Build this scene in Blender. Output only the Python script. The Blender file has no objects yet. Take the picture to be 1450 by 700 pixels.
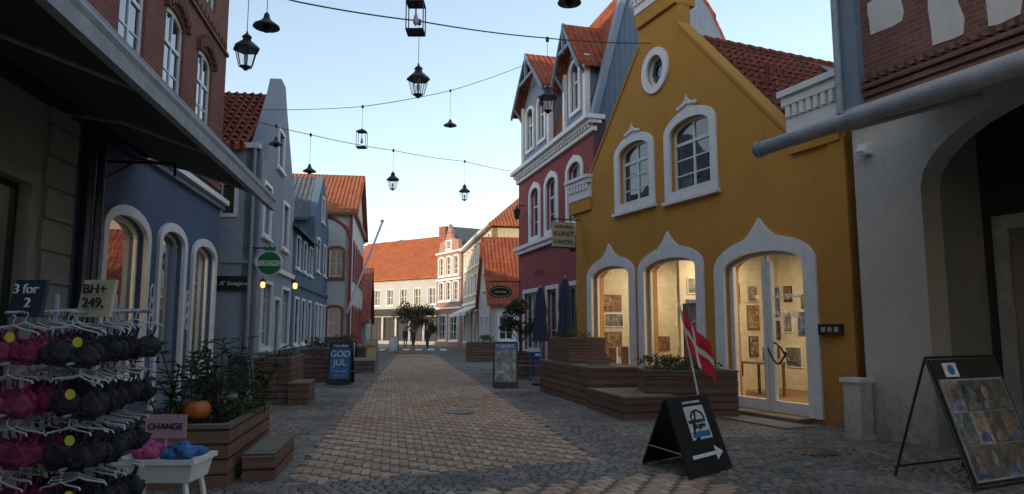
import bpy, bmesh, math, random
from math import *
from mathutils import Vector, Matrix
from mathutils.geometry import tessellate_polygon
random.seed(7)
R=random.random
def U(a,b): return a+(b-a)*random.random()
SC=bpy.context.scene
COL=SC.collection
# ---------------------------------------------------------------- materials
class NT:
    def __init__(s,name):
        m=bpy.data.materials.new(name);m.use_nodes=True
        s.m=m;s.t=m.node_tree;s.b=s.t.nodes["Principled BSDF"];s.o=s.t.nodes["Material Output"]
    def n(s,typ,**k):
        nd=s.t.nodes.new(typ)
        for a,v in k.items():
            if a[0]=='_': setattr(nd,a[1:],v)
            else: nd.inputs[a.replace('_',' ')].default_value=v
        return nd
    def l(s,a,b): s.t.links.new(a,b)
    def rng(s,src,a,b,c,d):
        x=s.n('ShaderNodeMapRange');s.l(src,x.inputs[0])
        for i,v in enumerate((a,b,c,d)): x.inputs[i+1].default_value=v
        return x.outputs[0]
    def mix(s,f,a,b,mode='MIX'):
        x=s.n('ShaderNodeMix',_data_type='RGBA',_blend_type=mode)
        for v,i in ((f,0),(a,6),(b,7)):
            if hasattr(v,'is_linked'): s.l(v,x.inputs[i])
            else: x.inputs[i].default_value=v if i==0 else (v[0],v[1],v[2],1)
        return x.outputs[2]
    def math(s,op,a,b=0.0):
        x=s.n('ShaderNodeMath',_operation=op)
        for v,i in ((a,0),(b,1)):
            if hasattr(v,'is_linked'): s.l(v,x.inputs[i])
            else: x.inputs[i].default_value=v
        return x.outputs[0]
    def bump(s,h,st=0.5,d=0.01):
        x=s.n('ShaderNodeBump',Strength=st,Distance=d);s.l(h,x.inputs['Height']);s.l(x.outputs[0],s.b.inputs['Normal'])
    def noise(s,scale,det=4,rough=.55,vec=None):
        x=s.n('ShaderNodeTexNoise',Scale=scale,Detail=min(det,4),Roughness=rough)
        if vec is None:
            g=s.n('ShaderNodeNewGeometry');vec=g.outputs['Position']
        s.l(vec,x.inputs['Vector']);return x.outputs[0]
    def col(s,c):
        if hasattr(c,'is_linked'): s.l(c,s.b.inputs['Base Color'])
        else: s.b.inputs['Base Color'].default_value=(*c,1)
    def rough(s,r):
        if hasattr(r,'is_linked'): s.l(r,s.b.inputs['Roughness'])
        else: s.b.inputs['Roughness'].default_value=r
    def spec(s,v): s.b.inputs['Specular IOR Level'].default_value=v
def sc(c,f): return tuple(min(1,x*f) for x in c)
def plaster(name,c,rough=.9,grime=.5,var=.18,sheen=0):
    k=NT(name);k.spec(.2)
    n1=k.noise(.7,4,.65);n2=k.noise(9,3,.6);n3=k.noise(70,1,.5)
    f=k.rng(n1,.3,.7,0,1);a=k.mix(f,sc(c,1-var),sc(c,1+var*.6))
    f2=k.rng(n2,.35,.75,0,.35);a=k.mix(f2,a,sc(c,.72))
    g=k.n('ShaderNodeNewGeometry');sp=k.n('ShaderNodeSeparateXYZ');k.l(g.outputs['Position'],sp.inputs[0])
    z=k.rng(sp.outputs[2],0,1.1,grime,0);z=k.math('MULTIPLY',z,k.rng(n2,.2,.8,.3,1.3))
    a=k.mix(z,a,(.10,.10,.085))
    mp=k.n('ShaderNodeMapping');mp.inputs['Scale'].default_value=(6,6,.35);k.l(g.outputs['Position'],mp.inputs[0])
    st=k.noise(1.6,3,.6,mp.outputs[0]);a=k.mix(k.rng(st,.55,.8,0,.32*grime+.08),a,sc(c,.5))
    k.col(a);k.rough(rough)
    k.bump(k.math('ADD',k.math('MULTIPLY',n3,.5),n2),.4,.014);return k.m
def paint(name,c,rough=.5,var=.1,metal=0):
    k=NT(name);n=k.noise(5,3,.6);k.col(k.mix(k.rng(n,.35,.7,0,1),sc(c,1-var),sc(c,1+var)))
    k.rough(k.rng(n,.3,.7,rough*.85,min(1,rough*1.2)));k.b.inputs['Metallic'].default_value=metal
    return k.m
def uv(k):
    x=k.n('ShaderNodeUVMap');x.uv_map="UV";return x.outputs[0]
def brickm(name,c1,c2,mortar,w=.24,h=.075,ms=.008,bias=0):
    k=NT(name);v=uv(k);k.spec(.2)
    b=k.n('ShaderNodeTexBrick',Scale=1,Brick_Width=w,Row_Height=h,Mortar_Size=ms,Mortar_Smooth=.2,Bias=bias)
    k.l(v,b.inputs['Vector']);b.inputs['Color1'].default_value=(*c1,1);b.inputs['Color2'].default_value=(*c2,1);b.inputs['Mortar'].default_value=(*mortar,1)
    n=k.noise(1.2,5);a=k.mix(k.rng(n,.35,.7,0,.5),b.outputs[0],sc(c1,.55))
    a=k.mix(k.rng(k.noise(30,3),.4,.7,0,.3),a,sc(c2,1.3));k.col(a);k.rough(.9)
    hh=k.math('SUBTRACT',k.math('MULTIPLY',k.noise(60,1),.35),b.outputs['Fac']);k.bump(hh,.6,.012);return k.m
def tilem(name,c1,c2,w=.22,h=.32,dirt=.4):
    k=NT(name);v=uv(k);k.spec(.12)
    b=k.n('ShaderNodeTexBrick',Scale=1,Brick_Width=w,Row_Height=h,Mortar_Size=.012,Mortar_Smooth=.6,_offset=0.0)
    k.l(v,b.inputs['Vector']);b.inputs['Color1'].default_value=(*c1,1);b.inputs['Color2'].default_value=(*c2,1);b.inputs['Mortar'].default_value=(*sc(c1,.25),1)
    n=k.noise(.9,4,.7);a=k.mix(k.rng(n,.45,.7,0,dirt),b.outputs[0],(.06,.05,.04))
    a=k.mix(k.rng(k.noise(7,3,.7),.5,.75,0,.45),a,sc(c2,.55));k.col(a);k.rough(.85)
    s=k.n('ShaderNodeSeparateXYZ');k.l(v,s.inputs[0])
    wv=k.math('SINE',k.math('MULTIPLY',s.outputs[0],2*pi/w))
    rw=k.math('FRACT',k.math('MULTIPLY',s.outputs[1],-1/h))
    hh=k.math('ADD',k.math('MULTIPLY',wv,.5),k.math('MULTIPLY',rw,.8));k.bump(hh,1,.045);return k.m
def siding(name,c,w=.18,horiz=False):
    k=NT(name);v=uv(k);s=k.n('ShaderNodeSeparateXYZ');k.l(v,s.inputs[0]);k.spec(.2)
    f=k.math('FRACT',k.math('MULTIPLY',s.outputs[1 if horiz else 0],1/w));g=k.rng(f,0,.09,0,1)
    a=k.mix(g,sc(c,.35),c);a=k.mix(k.rng(k.noise(1.5,4),.35,.75,0,.35),a,sc(c,.6));k.col(a);k.rough(.7);k.bump(g,.8,.02);return k.m
def woodm(name,c,h=.145):
    k=NT(name);v=uv(k);k.spec(.25)
    b=k.n('ShaderNodeTexBrick',Scale=1,Brick_Width=2.6,Row_Height=h,Mortar_Size=.007,Mortar_Smooth=.1)
    k.l(v,b.inputs['Vector']);b.inputs['Color1'].default_value=(*c,1);b.inputs['Color2'].default_value=(*sc(c,.68),1);b.inputs['Mortar'].default_value=(.008,.006,.005,1)
    mp=k.n('ShaderNodeMapping');mp.inputs['Scale'].default_value=(2,26,1);k.l(v,mp.inputs[0])
    gr=k.noise(1.5,4,.65,mp.outputs[0]);a=k.mix(k.rng(gr,.35,.7,0,.65),b.outputs[0],sc(c,.42))
    a=k.mix(k.rng(k.noise(1.7,3),.4,.75,0,.5),a,(.17,.16,.14));k.col(a);k.rough(.8)
    k.bump(k.math('SUBTRACT',k.math('MULTIPLY',gr,.3),b.outputs['Fac']),.8,.012);return k.m
def island(name,cols,rough=.85,bump=.4,sc_=60,dirt=.4,tl=0,moss=None):
    k=NT(name);g=k.n('ShaderNodeNewGeometry')
    r=k.n('ShaderNodeValToRGB');k.l(g.outputs['Random Per Island'],r.inputs[0])
    el=r.color_ramp.elements
    while len(el)<len(cols): el.new(.5)
    for i,c in enumerate(cols): el[i].position=i/(len(cols)-1);el[i].color=(*c,1)
    big=k.noise(.45,4,.65)
    a=k.mix(k.rng(big,.4,.7,0,dirt),r.outputs[0],sc(cols[0],.5))
    a=k.mix(k.rng(k.noise(sc_,2),.4,.75,0,.4),a,sc(cols[-1],.6))
    if moss: a=k.mix(k.rng(k.noise(.9,4,.7),.48,.68,0,.5),a,moss)
    k.col(a)
    k.rough(k.rng(big,.3,.7,rough-.2,min(1,rough+.05)))
    if bump: k.bump(k.noise(sc_*.6,2,.6),bump,.01)
    if tl:
        t=k.n('ShaderNodeBsdfTranslucent');k.l(a,t.inputs[0]);mx=k.n('ShaderNodeMixShader',Fac=tl)
        k.l(k.b.outputs[0],mx.inputs[1]);k.l(t.outputs[0],mx.inputs[2]);k.l(mx.outputs[0],k.o.inputs[0])
    return k.m
def glassm(name,clear=.8,tint=(.8,.85,.85),f0=.06,wob=.06):
    k=NT(name);k.t.nodes.remove(k.b)
    tr=k.n('ShaderNodeBsdfTransparent');tr.inputs[0].default_value=(*tint,1)
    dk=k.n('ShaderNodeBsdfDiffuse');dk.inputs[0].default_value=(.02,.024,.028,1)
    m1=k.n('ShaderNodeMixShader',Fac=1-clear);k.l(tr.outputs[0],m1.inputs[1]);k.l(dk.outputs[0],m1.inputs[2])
    gl=k.n('ShaderNodeBsdfGlossy',Roughness=.015);gl.inputs[0].default_value=(.95,.97,1,1)
    bp=k.n('ShaderNodeBump',Strength=wob,Distance=.02);k.l(k.noise(1.3,2),bp.inputs['Height']);k.l(bp.outputs[0],gl.inputs['Normal'])
    # Schlick reflectance, same from both sides of the pane
    g=k.n('ShaderNodeNewGeometry');d=k.n('ShaderNodeVectorMath',_operation='DOT_PRODUCT');k.l(g.outputs['Incoming'],d.inputs[0]);k.l(g.outputs['Normal'],d.inputs[1])
    c=k.math('ABSOLUTE',d.outputs['Value']);p=k.math('POWER',k.math('SUBTRACT',1.0,c),4.0);F=k.math('ADD',k.math('MULTIPLY',p,1-f0),f0)
    m2=k.n('ShaderNodeMixShader')
    k.l(F,m2.inputs[0]);k.l(m1.outputs[0],m2.inputs[1]);k.l(gl.outputs[0],m2.inputs[2]);k.l(m2.outputs[0],k.o.inputs[0]);return k.m
def emis(name,c,s):
    k=NT(name);k.b.inputs['Emission Color'].default_value=(*c,1);k.b.inputs['Emission Strength'].default_value=s;k.col(c);return k.m
M={}
M['orange']=plaster('ochre_plaster',(.54,.275,.062),var=.12,grime=.5)
M['blue']=plaster('blue_plaster',(.11,.155,.24),var=.12,grime=.5)
M['red']=plaster('crimson_plaster',(.34,.095,.10),var=.15)
M['cream']=plaster('cream_plaster',(.56,.54,.50),var=.1,grime=.6)
M['stone']=plaster('grey_green_render',(.29,.30,.27),var=.12,grime=.6)
M['pale']=plaster('pale_blue_plaster',(.33,.37,.43),var=.12,grime=.6)
M['navy']=plaster('slate_blue_plaster',(.11,.16,.22),var=.12)
M['greyp']=plaster('pale_grey_plaster',(.36,.38,.40),var=.12)
M['whitew']=plaster('white_render',(.62,.62,.61),var=.08,grime=.5)
M['yellowp']=plaster('straw_plaster',(.50,.43,.30),var=.1)
M['white']=paint('white_paint',(.74,.75,.76),.45,.07)
M['sash']=paint('sash_white',(.70,.72,.73),.4,.06)
M['trimblue']=paint('light_blue_trim',(.17,.235,.31),.6)
M['trimred']=paint('red_trim',(.32,.06,.04),.6)
M['brick']=brickm('red_brick',(.27,.09,.06),(.18,.06,.045),(.24,.20,.17))
M['brick2']=brickm('dark_brick',(.24,.11,.09),(.15,.07,.06),(.22,.19,.17))
M['ybrick']=brickm('pink_brick',(.34,.20,.16),(.28,.15,.12),(.4,.36,.32))
M['tile']=tilem('red_roof_tiles',(.36,.10,.05),(.25,.065,.038))
M['tileb']=tilem('brown_red_roof_tiles',(.31,.10,.065),(.21,.065,.047),dirt=.5)
M['tileo']=tilem('orange_roof_tiles',(.40,.13,.06),(.31,.095,.045),dirt=.35)
M['slate']=tilem('grey_roof_tiles',(.12,.15,.17),(.09,.115,.135),dirt=.2)
M['siding']=siding('blue_grey_boards',(.13,.185,.27))
M['wood']=woodm('planter_boards',(.26,.145,.105))
M['woodg']=woodm('weathered_boards',(.26,.22,.17))
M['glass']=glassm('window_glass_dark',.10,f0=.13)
M['shopglass']=glassm('shop_glass',.98,(.96,.97,.96),f0=.07)
M['shopglass2']=glassm('coated_shop_glass',.95,(.8,.82,.8),f0=.34)
M['black']=paint('black_metal',(.016,.017,.019),.4)
M['dblue']=paint('dark_blue_paint',(.025,.04,.075),.4)
M['grey']=paint('grey_metal',(.28,.32,.37),.55,.18)
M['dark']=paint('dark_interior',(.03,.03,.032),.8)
M['inwall']=paint('interior_wall',(.60,.54,.42),.8)
M['infloor']=paint('interior_floor',(.20,.12,.07),.5)
M['lampon']=emis('lit_lamp',(1,.42,.10),4)
M['ceil']=emis('ceiling_lamp',(1,.86,.62),14)
M['soil']=paint('soil',(.035,.025,.018),.95,.3)
M['green']=paint('green_enamel',(.01,.16,.05),.35)
M['redcloth']=paint('flag_red',(.58,.02,.035),.8,.05)
M['whitecloth']=paint('flag_white',(.75,.74,.72),.8,.04)
M['navycloth']=paint('parasol_cloth',(.04,.055,.10),.9,.15)
M['awn']=paint('awning_canvas',(.05,.053,.06),.85,.2)
M['awnedge']=paint('awning_valance',(.32,.35,.38),.7,.2)
M['awng']=paint('awning_canvas_grey',(.16,.19,.22),.8,.12)
M['leaf']=island('shrub_leaves',[(.03,.06,.022),(.06,.10,.035),(.10,.15,.05)],.7,0,20,.3,.25)
M['leafd']=island('dark_tree_leaves',[(.02,.03,.018),(.04,.055,.028),(.06,.065,.04)],.8,0,20,.2,.2)
M['bark']=paint('bark',(.07,.05,.035),.9,.3)
M['heather']=island('heather',[(.05,.07,.03),(.16,.07,.09),(.07,.06,.03)],.9,0,20,.2,.15)
M['pumpkin']=paint('pumpkin_skin',(.45,.13,.02),.5,.15)
M['deadleaf']=island('dead_leaves',[(.18,.10,.04),(.28,.18,.06),(.12,.07,.03)],.8,0,20,.2)
M['pink']=island('magenta_fabric',[(.17,.018,.05),(.26,.028,.085),(.32,.045,.12)],.9,.5,70,.35)
M['pinkl']=paint('pink_fabric',(.50,.08,.22),.85,.15)
M['blackf']=island('black_fabric',[(.012,.012,.018),(.02,.02,.03),(.03,.028,.04)],.9,.5,70,.2)
M['bluef']=paint('blue_fabric',(.05,.16,.36),.85,.15)
M['tag']=paint('yellow_tag',(.70,.60,.06),.6)
M['card']=paint('card_beige',(.45,.41,.28),.7)
M['cardpink']=paint('card_pink',(.50,.29,.34),.7)
M['skin']=paint('skin',(.45,.27,.2),.6)
M['coat']=paint('dark_coat',(.03,.035,.05),.9)
M['jeans']=paint('jeans',(.05,.07,.12),.9)
M['hair']=paint('hair',(.06,.035,.02),.8)
M['plastic']=paint('clear_hanger',(.50,.52,.55),.25)
M['poster']=paint('poster_blue',(.03,.16,.38),.5)
M['posterw']=paint('poster_white',(.60,.62,.62),.5)
M['posteryl']=paint('poster_yellow',(.55,.45,.12),.5)
M['iron']=paint('iron_manhole',(.05,.048,.045),.5,.2,.6)
M['slab']=plaster('granite_slab',(.22,.21,.195),grime=0)
def artm(name,cols,scale,dist=1.5):
    k=NT(name);v=k.n('ShaderNodeTexNoise',Scale=scale,Detail=4,Roughness=.65,Distortion=dist);g=k.n('ShaderNodeNewGeometry')
    ad=k.n('ShaderNodeVectorMath',_operation='MULTIPLY_ADD');cb=k.n('ShaderNodeCombineXYZ')
    for i in range(3): k.l(g.outputs['Random Per Island'],cb.inputs[i])
    k.l(cb.outputs[0],ad.inputs[0]);ad.inputs[1].default_value=(37,53,71);k.l(g.outputs['Position'],ad.inputs[2]);k.l(ad.outputs[0],v.inputs['Vector'])
    r=k.n('ShaderNodeValToRGB');k.l(v.outputs[0],r.inputs[0]);el=r.color_ramp.elements
    while len(el)<len(cols): el.new(.5)
    for i,c in enumerate(cols): el[i].position=.3+.4*i/(len(cols)-1);el[i].color=(*c,1)
    hs=k.n('ShaderNodeHueSaturation');k.l(r.outputs[0],hs.inputs['Color']);k.l(k.rng(g.outputs['Random Per Island'],0,1,.55,1.35),hs.inputs['Value'])
    k.col(hs.outputs[0]);k.rough(.35);return k.m
M['art1']=artm('art_blue',[(.015,.03,.10),(.06,.13,.30),(.40,.38,.36)],6)
M['art2']=artm('art_earth',[(.04,.025,.02),(.25,.13,.07),(.5,.42,.3)],6)
M['art3']=artm('art_green',[(.02,.04,.04),(.10,.17,.15),(.4,.4,.36)],7)
M['art4']=artm('art_red',[(.12,.02,.03),(.35,.12,.08),(.15,.18,.28)],6)
M['art5']=artm('art_grey',[(.05,.06,.07),(.16,.16,.155),(.42,.38,.33)],5,.6)
M['art6']=artm('art_greybrown',[(.05,.05,.05),(.19,.16,.14),(.40,.37,.34)],6,.6)
def cobble_shader():
    k=NT('cobblestones');g=k.n('ShaderNodeNewGeometry')
    mp=k.n('ShaderNodeMapping');mp.inputs['Rotation'].default_value=(0,0,-.155);k.l(g.outputs['Position'],mp.inputs[0])
    b=k.n('ShaderNodeTexBrick',Scale=1,Brick_Width=.14,Row_Height=.115,Mortar_Size=.012,Mortar_Smooth=.5)
    k.l(mp.outputs[0],b.inputs['Vector']);b.inputs['Color1'].default_value=(.16,.15,.135,1);b.inputs['Color2'].default_value=(.23,.215,.19,1);b.inputs['Mortar'].default_value=(.06,.058,.045,1)
    a=k.mix(k.rng(k.noise(.4,4),.4,.7,0,.4),b.outputs[0],(.10,.095,.08));k.col(a);k.rough(.85)
    k.bump(k.math('SUBTRACT',k.math('MULTIPLY',k.noise(9,2),.6),b.outputs['Fac']),.8,.03);return k.m
M['cobble']=cobble_shader()
M['joint']=paint('joint_sand',(.060,.060,.042),.95,.35)
M['pjoint']=paint('path_joint_sand',(.13,.105,.08),.95,.3)
M['setts']=island('granite_setts',[(.13,.12,.11),(.20,.185,.165),(.27,.25,.22),(.19,.155,.135),(.31,.285,.26)],.88,.6,45,.5,0,(.075,.08,.05))
M['pbrick']=island('paving_bricks',[(.37,.22,.14),(.53,.36,.24),(.43,.26,.17),(.60,.47,.33),(.40,.30,.22)],.88,.4,50,.35)
# ---------------------------------------------------------------- mesh builder
class MB:
    def __init__(s): s.v=[];s.f=[];s.m=[];s.mats=[]
    def mi(s,m):
        if m not in s.mats: s.mats.append(m)
        return s.mats.index(m)
    def add(s,vs,fs,m):
        o=len(s.v);s.v+= [tuple(p) for p in vs];i=s.mi(m)
        for f in fs: s.f.append(tuple(o+j for j in f));s.m.append(i)
    def box8(s,p,m):
        s.add(p,[(3,2,1,0),(4,5,6,7),(0,1,5,4),(1,2,6,5),(2,3,7,6),(3,0,4,7)],m)
    def box(s,c,sz,m,rot=0):
        cx,cy,cz=c;hx,hy,hz=sz[0]/2,sz[1]/2,sz[2]/2;ca,sa=cos(rot),sin(rot)
        q=[(-hx,-hy),(hx,-hy),(hx,hy),(-hx,hy)]
        q=[(cx+x*ca-y*sa,cy+x*sa+y*ca) for x,y in q]
        s.box8([(x,y,cz-hz) for x,y in q]+[(x,y,cz+hz) for x,y in q],m)
    def tube(s,a,b,r,m,n=8,r2=None,caps=True):
        a=Vector(a);b=Vector(b);r2=r if r2 is None else r2;d=(b-a)
        if d.length<1e-6: return
        d.normalize();x=d.orthogonal().normalized();y=d.cross(x)
        vs=[a+(x*cos(2*pi*i/n)+y*sin(2*pi*i/n))*r for i in range(n)]+[b+(x*cos(2*pi*i/n)+y*sin(2*pi*i/n))*r2 for i in range(n)]
        fs=[(i,(i+1)%n,n+(i+1)%n,n+i) for i in range(n)]
        if caps: fs+=[tuple(range(n-1,-1,-1)),tuple(range(n,2*n))]
        s.add(vs,fs,m)
    def path(s,pts,r,m,n=6):
        for a,b in zip(pts[:-1],pts[1:]): s.tube(a,b,r,m,n)
    def lathe(s,c,prof,m,n=16,rot=0,sx=1,sy=1,caps=True):
        vs=[];cx,cy,cz=c
        for r,z in prof:
            for i in range(n):
                a=2*pi*i/n+rot;vs.append((cx+r*cos(a)*sx,cy+r*sin(a)*sy,cz+z))
        fs=[]
        for j in range(len(prof)-1):
            for i in range(n): fs.append((j*n+i,j*n+(i+1)%n,(j+1)*n+(i+1)%n,(j+1)*n+i))
        if caps: fs.append(tuple(range(n-1,-1,-1)));fs.append(tuple((len(prof)-1)*n+i for i in range(n)))
        s.add(vs,fs,m)
    def obj(s,name,parent=None,smooth=False,fix=False):
        me=bpy.data.meshes.new(name);me.from_pydata(s.v,[],s.f)
        for m in s.mats: me.materials.append(m)
        me.polygons.foreach_set('material_index',s.m)
        if fix:
            bm=bmesh.new();bm.from_mesh(me);bmesh.ops.recalc_face_normals(bm,faces=bm.faces);bm.to_mesh(me);bm.free()
        uvl=me.uv_layers.new(name="UV");Z=Vector((0,0,1));vv=me.vertices
        for p in me.polygons:
            n=p.normal
            if abs(n.z)>.96 or n.length<.5: T=Vector((1,0,0));B=Vector((0,1,0))
            else:
                T=Z.cross(n).normalized();B=n.cross(T)
                if B.z<0: B=-B
            for li in p.loop_indices:
                co=vv[me.loops[li].vertex_index].co;uvl.data[li].uv=(co.dot(T),co.dot(B))
        if smooth:
            for p in me.polygons: p.use_smooth=True
        me.update()
        o=bpy.data.objects.new(name,me);COL.objects.link(o)
        if parent: o.parent=parent
        return o
def empty(name,loc=(0,0,0)):
    e=bpy.data.objects.new(name,None);COL.objects.link(e);e.location=(0,0,0);e.empty_display_size=.2;return e
class FR:
    def __init__(s,o,d,n): s.o=Vector((o[0],o[1]));s.d=Vector(d).normalized();s.n=Vector(n).normalized()
    def p(s,a,t,z): q=s.o+s.d*a+s.n*t;return (q.x,q.y,z)
    def box(s,mb,a0,a1,t0,t1,z0,z1,m):
        mb.box8([s.p(a0,t0,z0),s.p(a1,t0,z0),s.p(a1,t1,z0),s.p(a0,t1,z0),s.p(a0,t0,z1),s.p(a1,t0,z1),s.p(a1,t1,z1),s.p(a0,t1,z1)],m)
    def poly(s,mb,outer,holes,t0,t1,m,back=True,side=True):
        loops=[outer]+holes
        tri=tessellate_polygon([[Vector((x,z,0)) for x,z in l] for l in loops])
        flat=[p for l in loops for p in l]
        mb.add([s.p(x,t1,z) for x,z in flat],[tuple(t) for t in tri],m)
        if back: mb.add([s.p(x,t0,z) for x,z in flat],[tuple(t) for t in tri],m)
        if side:
            for l in loops:
                n=len(l);mb.add([s.p(x,t1,z) for x,z in l]+[s.p(x,t0,z) for x,z in l],[(i,(i+1)%n,n+(i+1)%n,n+i) for i in range(n)],m)
def arch(a0,a1,z0,zs,za,n=10):
    c=(a0+a1)/2;w=(a1-a0)/2
    pts=[(a0,z0),(a1,z0),(a1,zs)]
    if za>zs+.005:
        for i in range(1,n): t=pi*i/n;pts.append((c+w*cos(t),zs+(za-zs)*sin(t)))
    pts.append((a0,zs));return pts
def ogee(a0,a1,z0,zs,za,zt,n=20):
    c=(a0+a1)/2;w=(a1-a0)/2;pts=[(a0,z0),(a1,z0),(a1,zs)]
    for i in range(1,n):
        t=pi*i/n;x=cos(t);tip=max(0,1-abs(x)/.36)
        pts.append((c+w*x,zs+(za-zs)*sin(t)+(zt-za)*tip**1.7))
    pts.append((a0,zs));return pts
class Bld:
    def __init__(s,name,fr,wall,outline,thick=.35):
        s.e=empty(name);s.f=fr;s.wall=wall;s.outl=outline;s.holes=[];s.th=thick
        s.w=MB();s.tr=MB();s.gl=MB();s.rf=MB();s.sh=MB();s.n=name
    def win(s,a0,a1,z0,zs,za=None,tw=.12,tm=None,vm=1,hm=2,glass=None,top=None,sill=True,sash=None,sw=.07,depth=.14,tt=.045,transom=None):
        za=zs if za is None else za;f=s.f;tm=tm or M['white'];sash=sash or M['sash'];glass=glass or M['glass']
        h=arch(a0,a1,z0,zs,za);s.holes.append(h)
        if tw>0:
            if top is not None: out=ogee(a0-tw,a1+tw,z0-(tw if sill else 0),zs+.02,za+tw,top)
            else: out=arch(a0-tw,a1+tw,z0-(tw if sill else 0),zs+(tw if za<=zs+.005 else .02),za+tw)
            if sill or z0>.3: f.poly(s.tr,out,[arch(a0+.004,a1-.004,z0+.004,zs,za-.004)],-.02,tt,tm)
            else:
                inner=arch(a0+.004,a1-.004,z0,zs,za-.004)
                f.poly(s.tr,[(out[0][0],z0),(inner[0][0],z0)]+[inner[-1]]+inner[-2:1:-1]+[(inner[1][0],z0),(out[1][0],z0)]+out[2:],[],-.02,tt,tm)
        if sill: f.box(s.tr,a0-tw-.05,a1+tw+.05,-.02,tt+.06,z0-tw-.07,z0-tw+.005,tm)
        f.poly(s.sh,h,[arch(a0+sw,a1-sw,z0+sw,zs-(sw if za<=zs+.005 else 0),za-sw)],-depth-.03,-depth+.03,sash)
        for i in range(vm):
            x=a0+(a1-a0)*(i+1)/(vm+1);f.box(s.sh,x-.028,x+.028,-depth-.026,-depth+.026,z0+sw*.5,za-sw*.4,sash)
        if transom: f.box(s.sh,a0+sw*.5,a1-sw*.5,-depth-.028,-depth+.034,transom-.035,transom+.035,sash);
        for i in range(hm):
            z=z0+(zs-z0)*(i+1)/(hm+1) if not transom else z0+(transom-z0)*(i+1)/(hm+1)
            f.box(s.sh,a0+sw*.5,a1-sw*.5,-depth-.018,-depth+.018,z-.016,z+.016,sash)
        g=arch(a0,a1,z0,zs,za);f.poly(s.gl,g,[],-depth-.008,-depth,glass,back=False,side=False)
    def finish(s):
        s.f.poly(s.w,s.outl,s.holes,-s.th,0,s.wall,back=False)
        for mb,n in ((s.w,'walls'),(s.tr,'trim'),(s.gl,'window_glass'),(s.sh,'window_frames'),(s.rf,'roof')):
            if mb.f: mb.obj(n,s.e,fix=(n=='roof'))
        return s.e
    def body(s,a0,a1,z1,depth,t0=None,mat=None):
        f=s.f;t0=-s.th if t0 is None else t0;m=mat or s.wall
        f.box(s.w,a0,a0+.25,-depth,t0,0,z1,m);f.box(s.w,a1-.25,a1,-depth,t0,0,z1,m);f.box(s.w,a0+.25,a1-.25,-depth,-depth+.25,0,z1,m)
    def slab(s,p4,th,m):
        s.rf.box8([(x,y,z-th) for x,y,z in p4]+list(p4),m)
def textobj(body,loc,right,normal,size,m,parent=None,name='lettering',align='CENTER'):
    c=bpy.data.curves.new(name,'FONT');c.body=body;c.size=size;c.extrude=.004;c.align_x=align;c.align_y='CENTER';c.materials.append(m)
    o=bpy.data.objects.new(name,c);COL.objects.link(o)
    x=Vector(right).normalized();z=Vector(normal).normalized();y=z.cross(x).normalized();z=x.cross(y)
    mt=Matrix((x,y,z)).transposed().to_4x4();mt.translation=Vector(loc);o.matrix_world=mt
    if parent: o.parent=parent
    return o
Zv=Vector((0,0,1))
def rdir(n): return Zv.cross(Vector((n[0],n[1],0)))
PL=FR((-7.56,18.26),(-.155,.988),(.988,.155))
PO=FR((5.48,11.08),(-.396,.918),(-.918,-.396))
P3=FR((2.54,20.57),(-.268,.963),(-.963,-.268))
P1=FR((5.27,10.45),(-.396,.918),(-.918,-.396))

# ================================================================ GROUND
g=MB();g.add([(-300,-150,0),(300,-150,0),(300,400,0),(-300,400,0)],[(0,1,2,3)],M['cobble']);g.obj('ground')
path=[(-2.34,7.29),(1.04,8.74),(-.9,20.3),(-5.0,44.5),(-9.0,66),(-12.2,66),(-7.4,45.5)]
path2=[(-.95,3.0),(3.2,4.7),(1.95,8.0),(-2.1,6.3)]
def inside(x,y,P):
    c=False;n=len(P);j=n-1
    for i in range(n):
        xi,yi=P[i];xj,yj=P[j]
        if (yi>y)!=(yj>y) and x<(xj-xi)*(y-yi)/(yj-yi)+xi: c=not c
        j=i
    return c
m=MB()
for P in (path,path2): m.add([(x,y,.004) for x,y in P],[tuple(range(len(P)))],M['pjoint'])
m.add([(-6.3,4,.002),(9,4,.002),(4.5,13,.002),(1,28,.002),(-8.6,28,.002),(-5.0,3.9,.002)],[(0,1,2,3,4)],M['joint'])
m.obj('paving_bed')
def stone(mb,cx,cy,ux,uy,L,W,top,mat,ch=.008,jit=.0):
    px,py=-uy,ux;vs=[]
    for (sx,sy) in ((-1,-1),(1,-1),(1,1),(-1,1)):
        a=sx*L/2;b=sy*W/2
        if jit: a+=U(-jit,jit);b+=U(-jit,jit)
        vs.append((a,b))
    lo=[(cx+a*ux+b*px,cy+a*uy+b*py,.0045) for a,b in vs]
    tz=[top+U(-jit,jit)*.25 for _ in vs]
    k=1-2*ch/min(L,W)
    hi=[(cx+a*k*ux+b*k*px,cy+a*k*uy+b*k*py,tz[i]) for i,(a,b) in enumerate(vs)]
    mb.add(lo+hi,[(4,5,6,7),(0,1,5,4),(1,2,6,5),(2,3,7,6),(3,0,4,7)],mat)
bk=MB();W=.108;sd=Vector((-.15,.9887));sl=Vector((sd.y,-sd.x))
def herring(mb,P,ang,ymax):
    ca,sa=cos(ang),sin(ang);o=Vector(P[0])
    n=int(22/W)
    for j in range(-n,n*2):
        for i in range(-n//2,n//2):
            bx=4*i+j;by=j
            for h in (0,1):
                if h==0: x,y=(bx+1)*W,(by+.5)*W
                else: x,y=(bx+2.5)*W,(by+1)*W
                wx=o.x+x*ca-y*sa;wy=o.y+x*sa+y*ca
                if wy>ymax or wy<4.5: continue
                if not inside(wx,wy,P): continue
                a=ang+(0 if h==0 else pi/2)+U(-.02,.02)
                stone(mb,wx+U(-.002,.002),wy+U(-.002,.002),cos(a),sin(a),2*W-.012,W-.012,.015+U(-.0025,.0025)+.005*sin(wx*1.7)*sin(wy*1.1),M['pbrick'],.006,.0015)
herring(bk,path,atan2(sd.y,sd.x)+.02,44)
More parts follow.
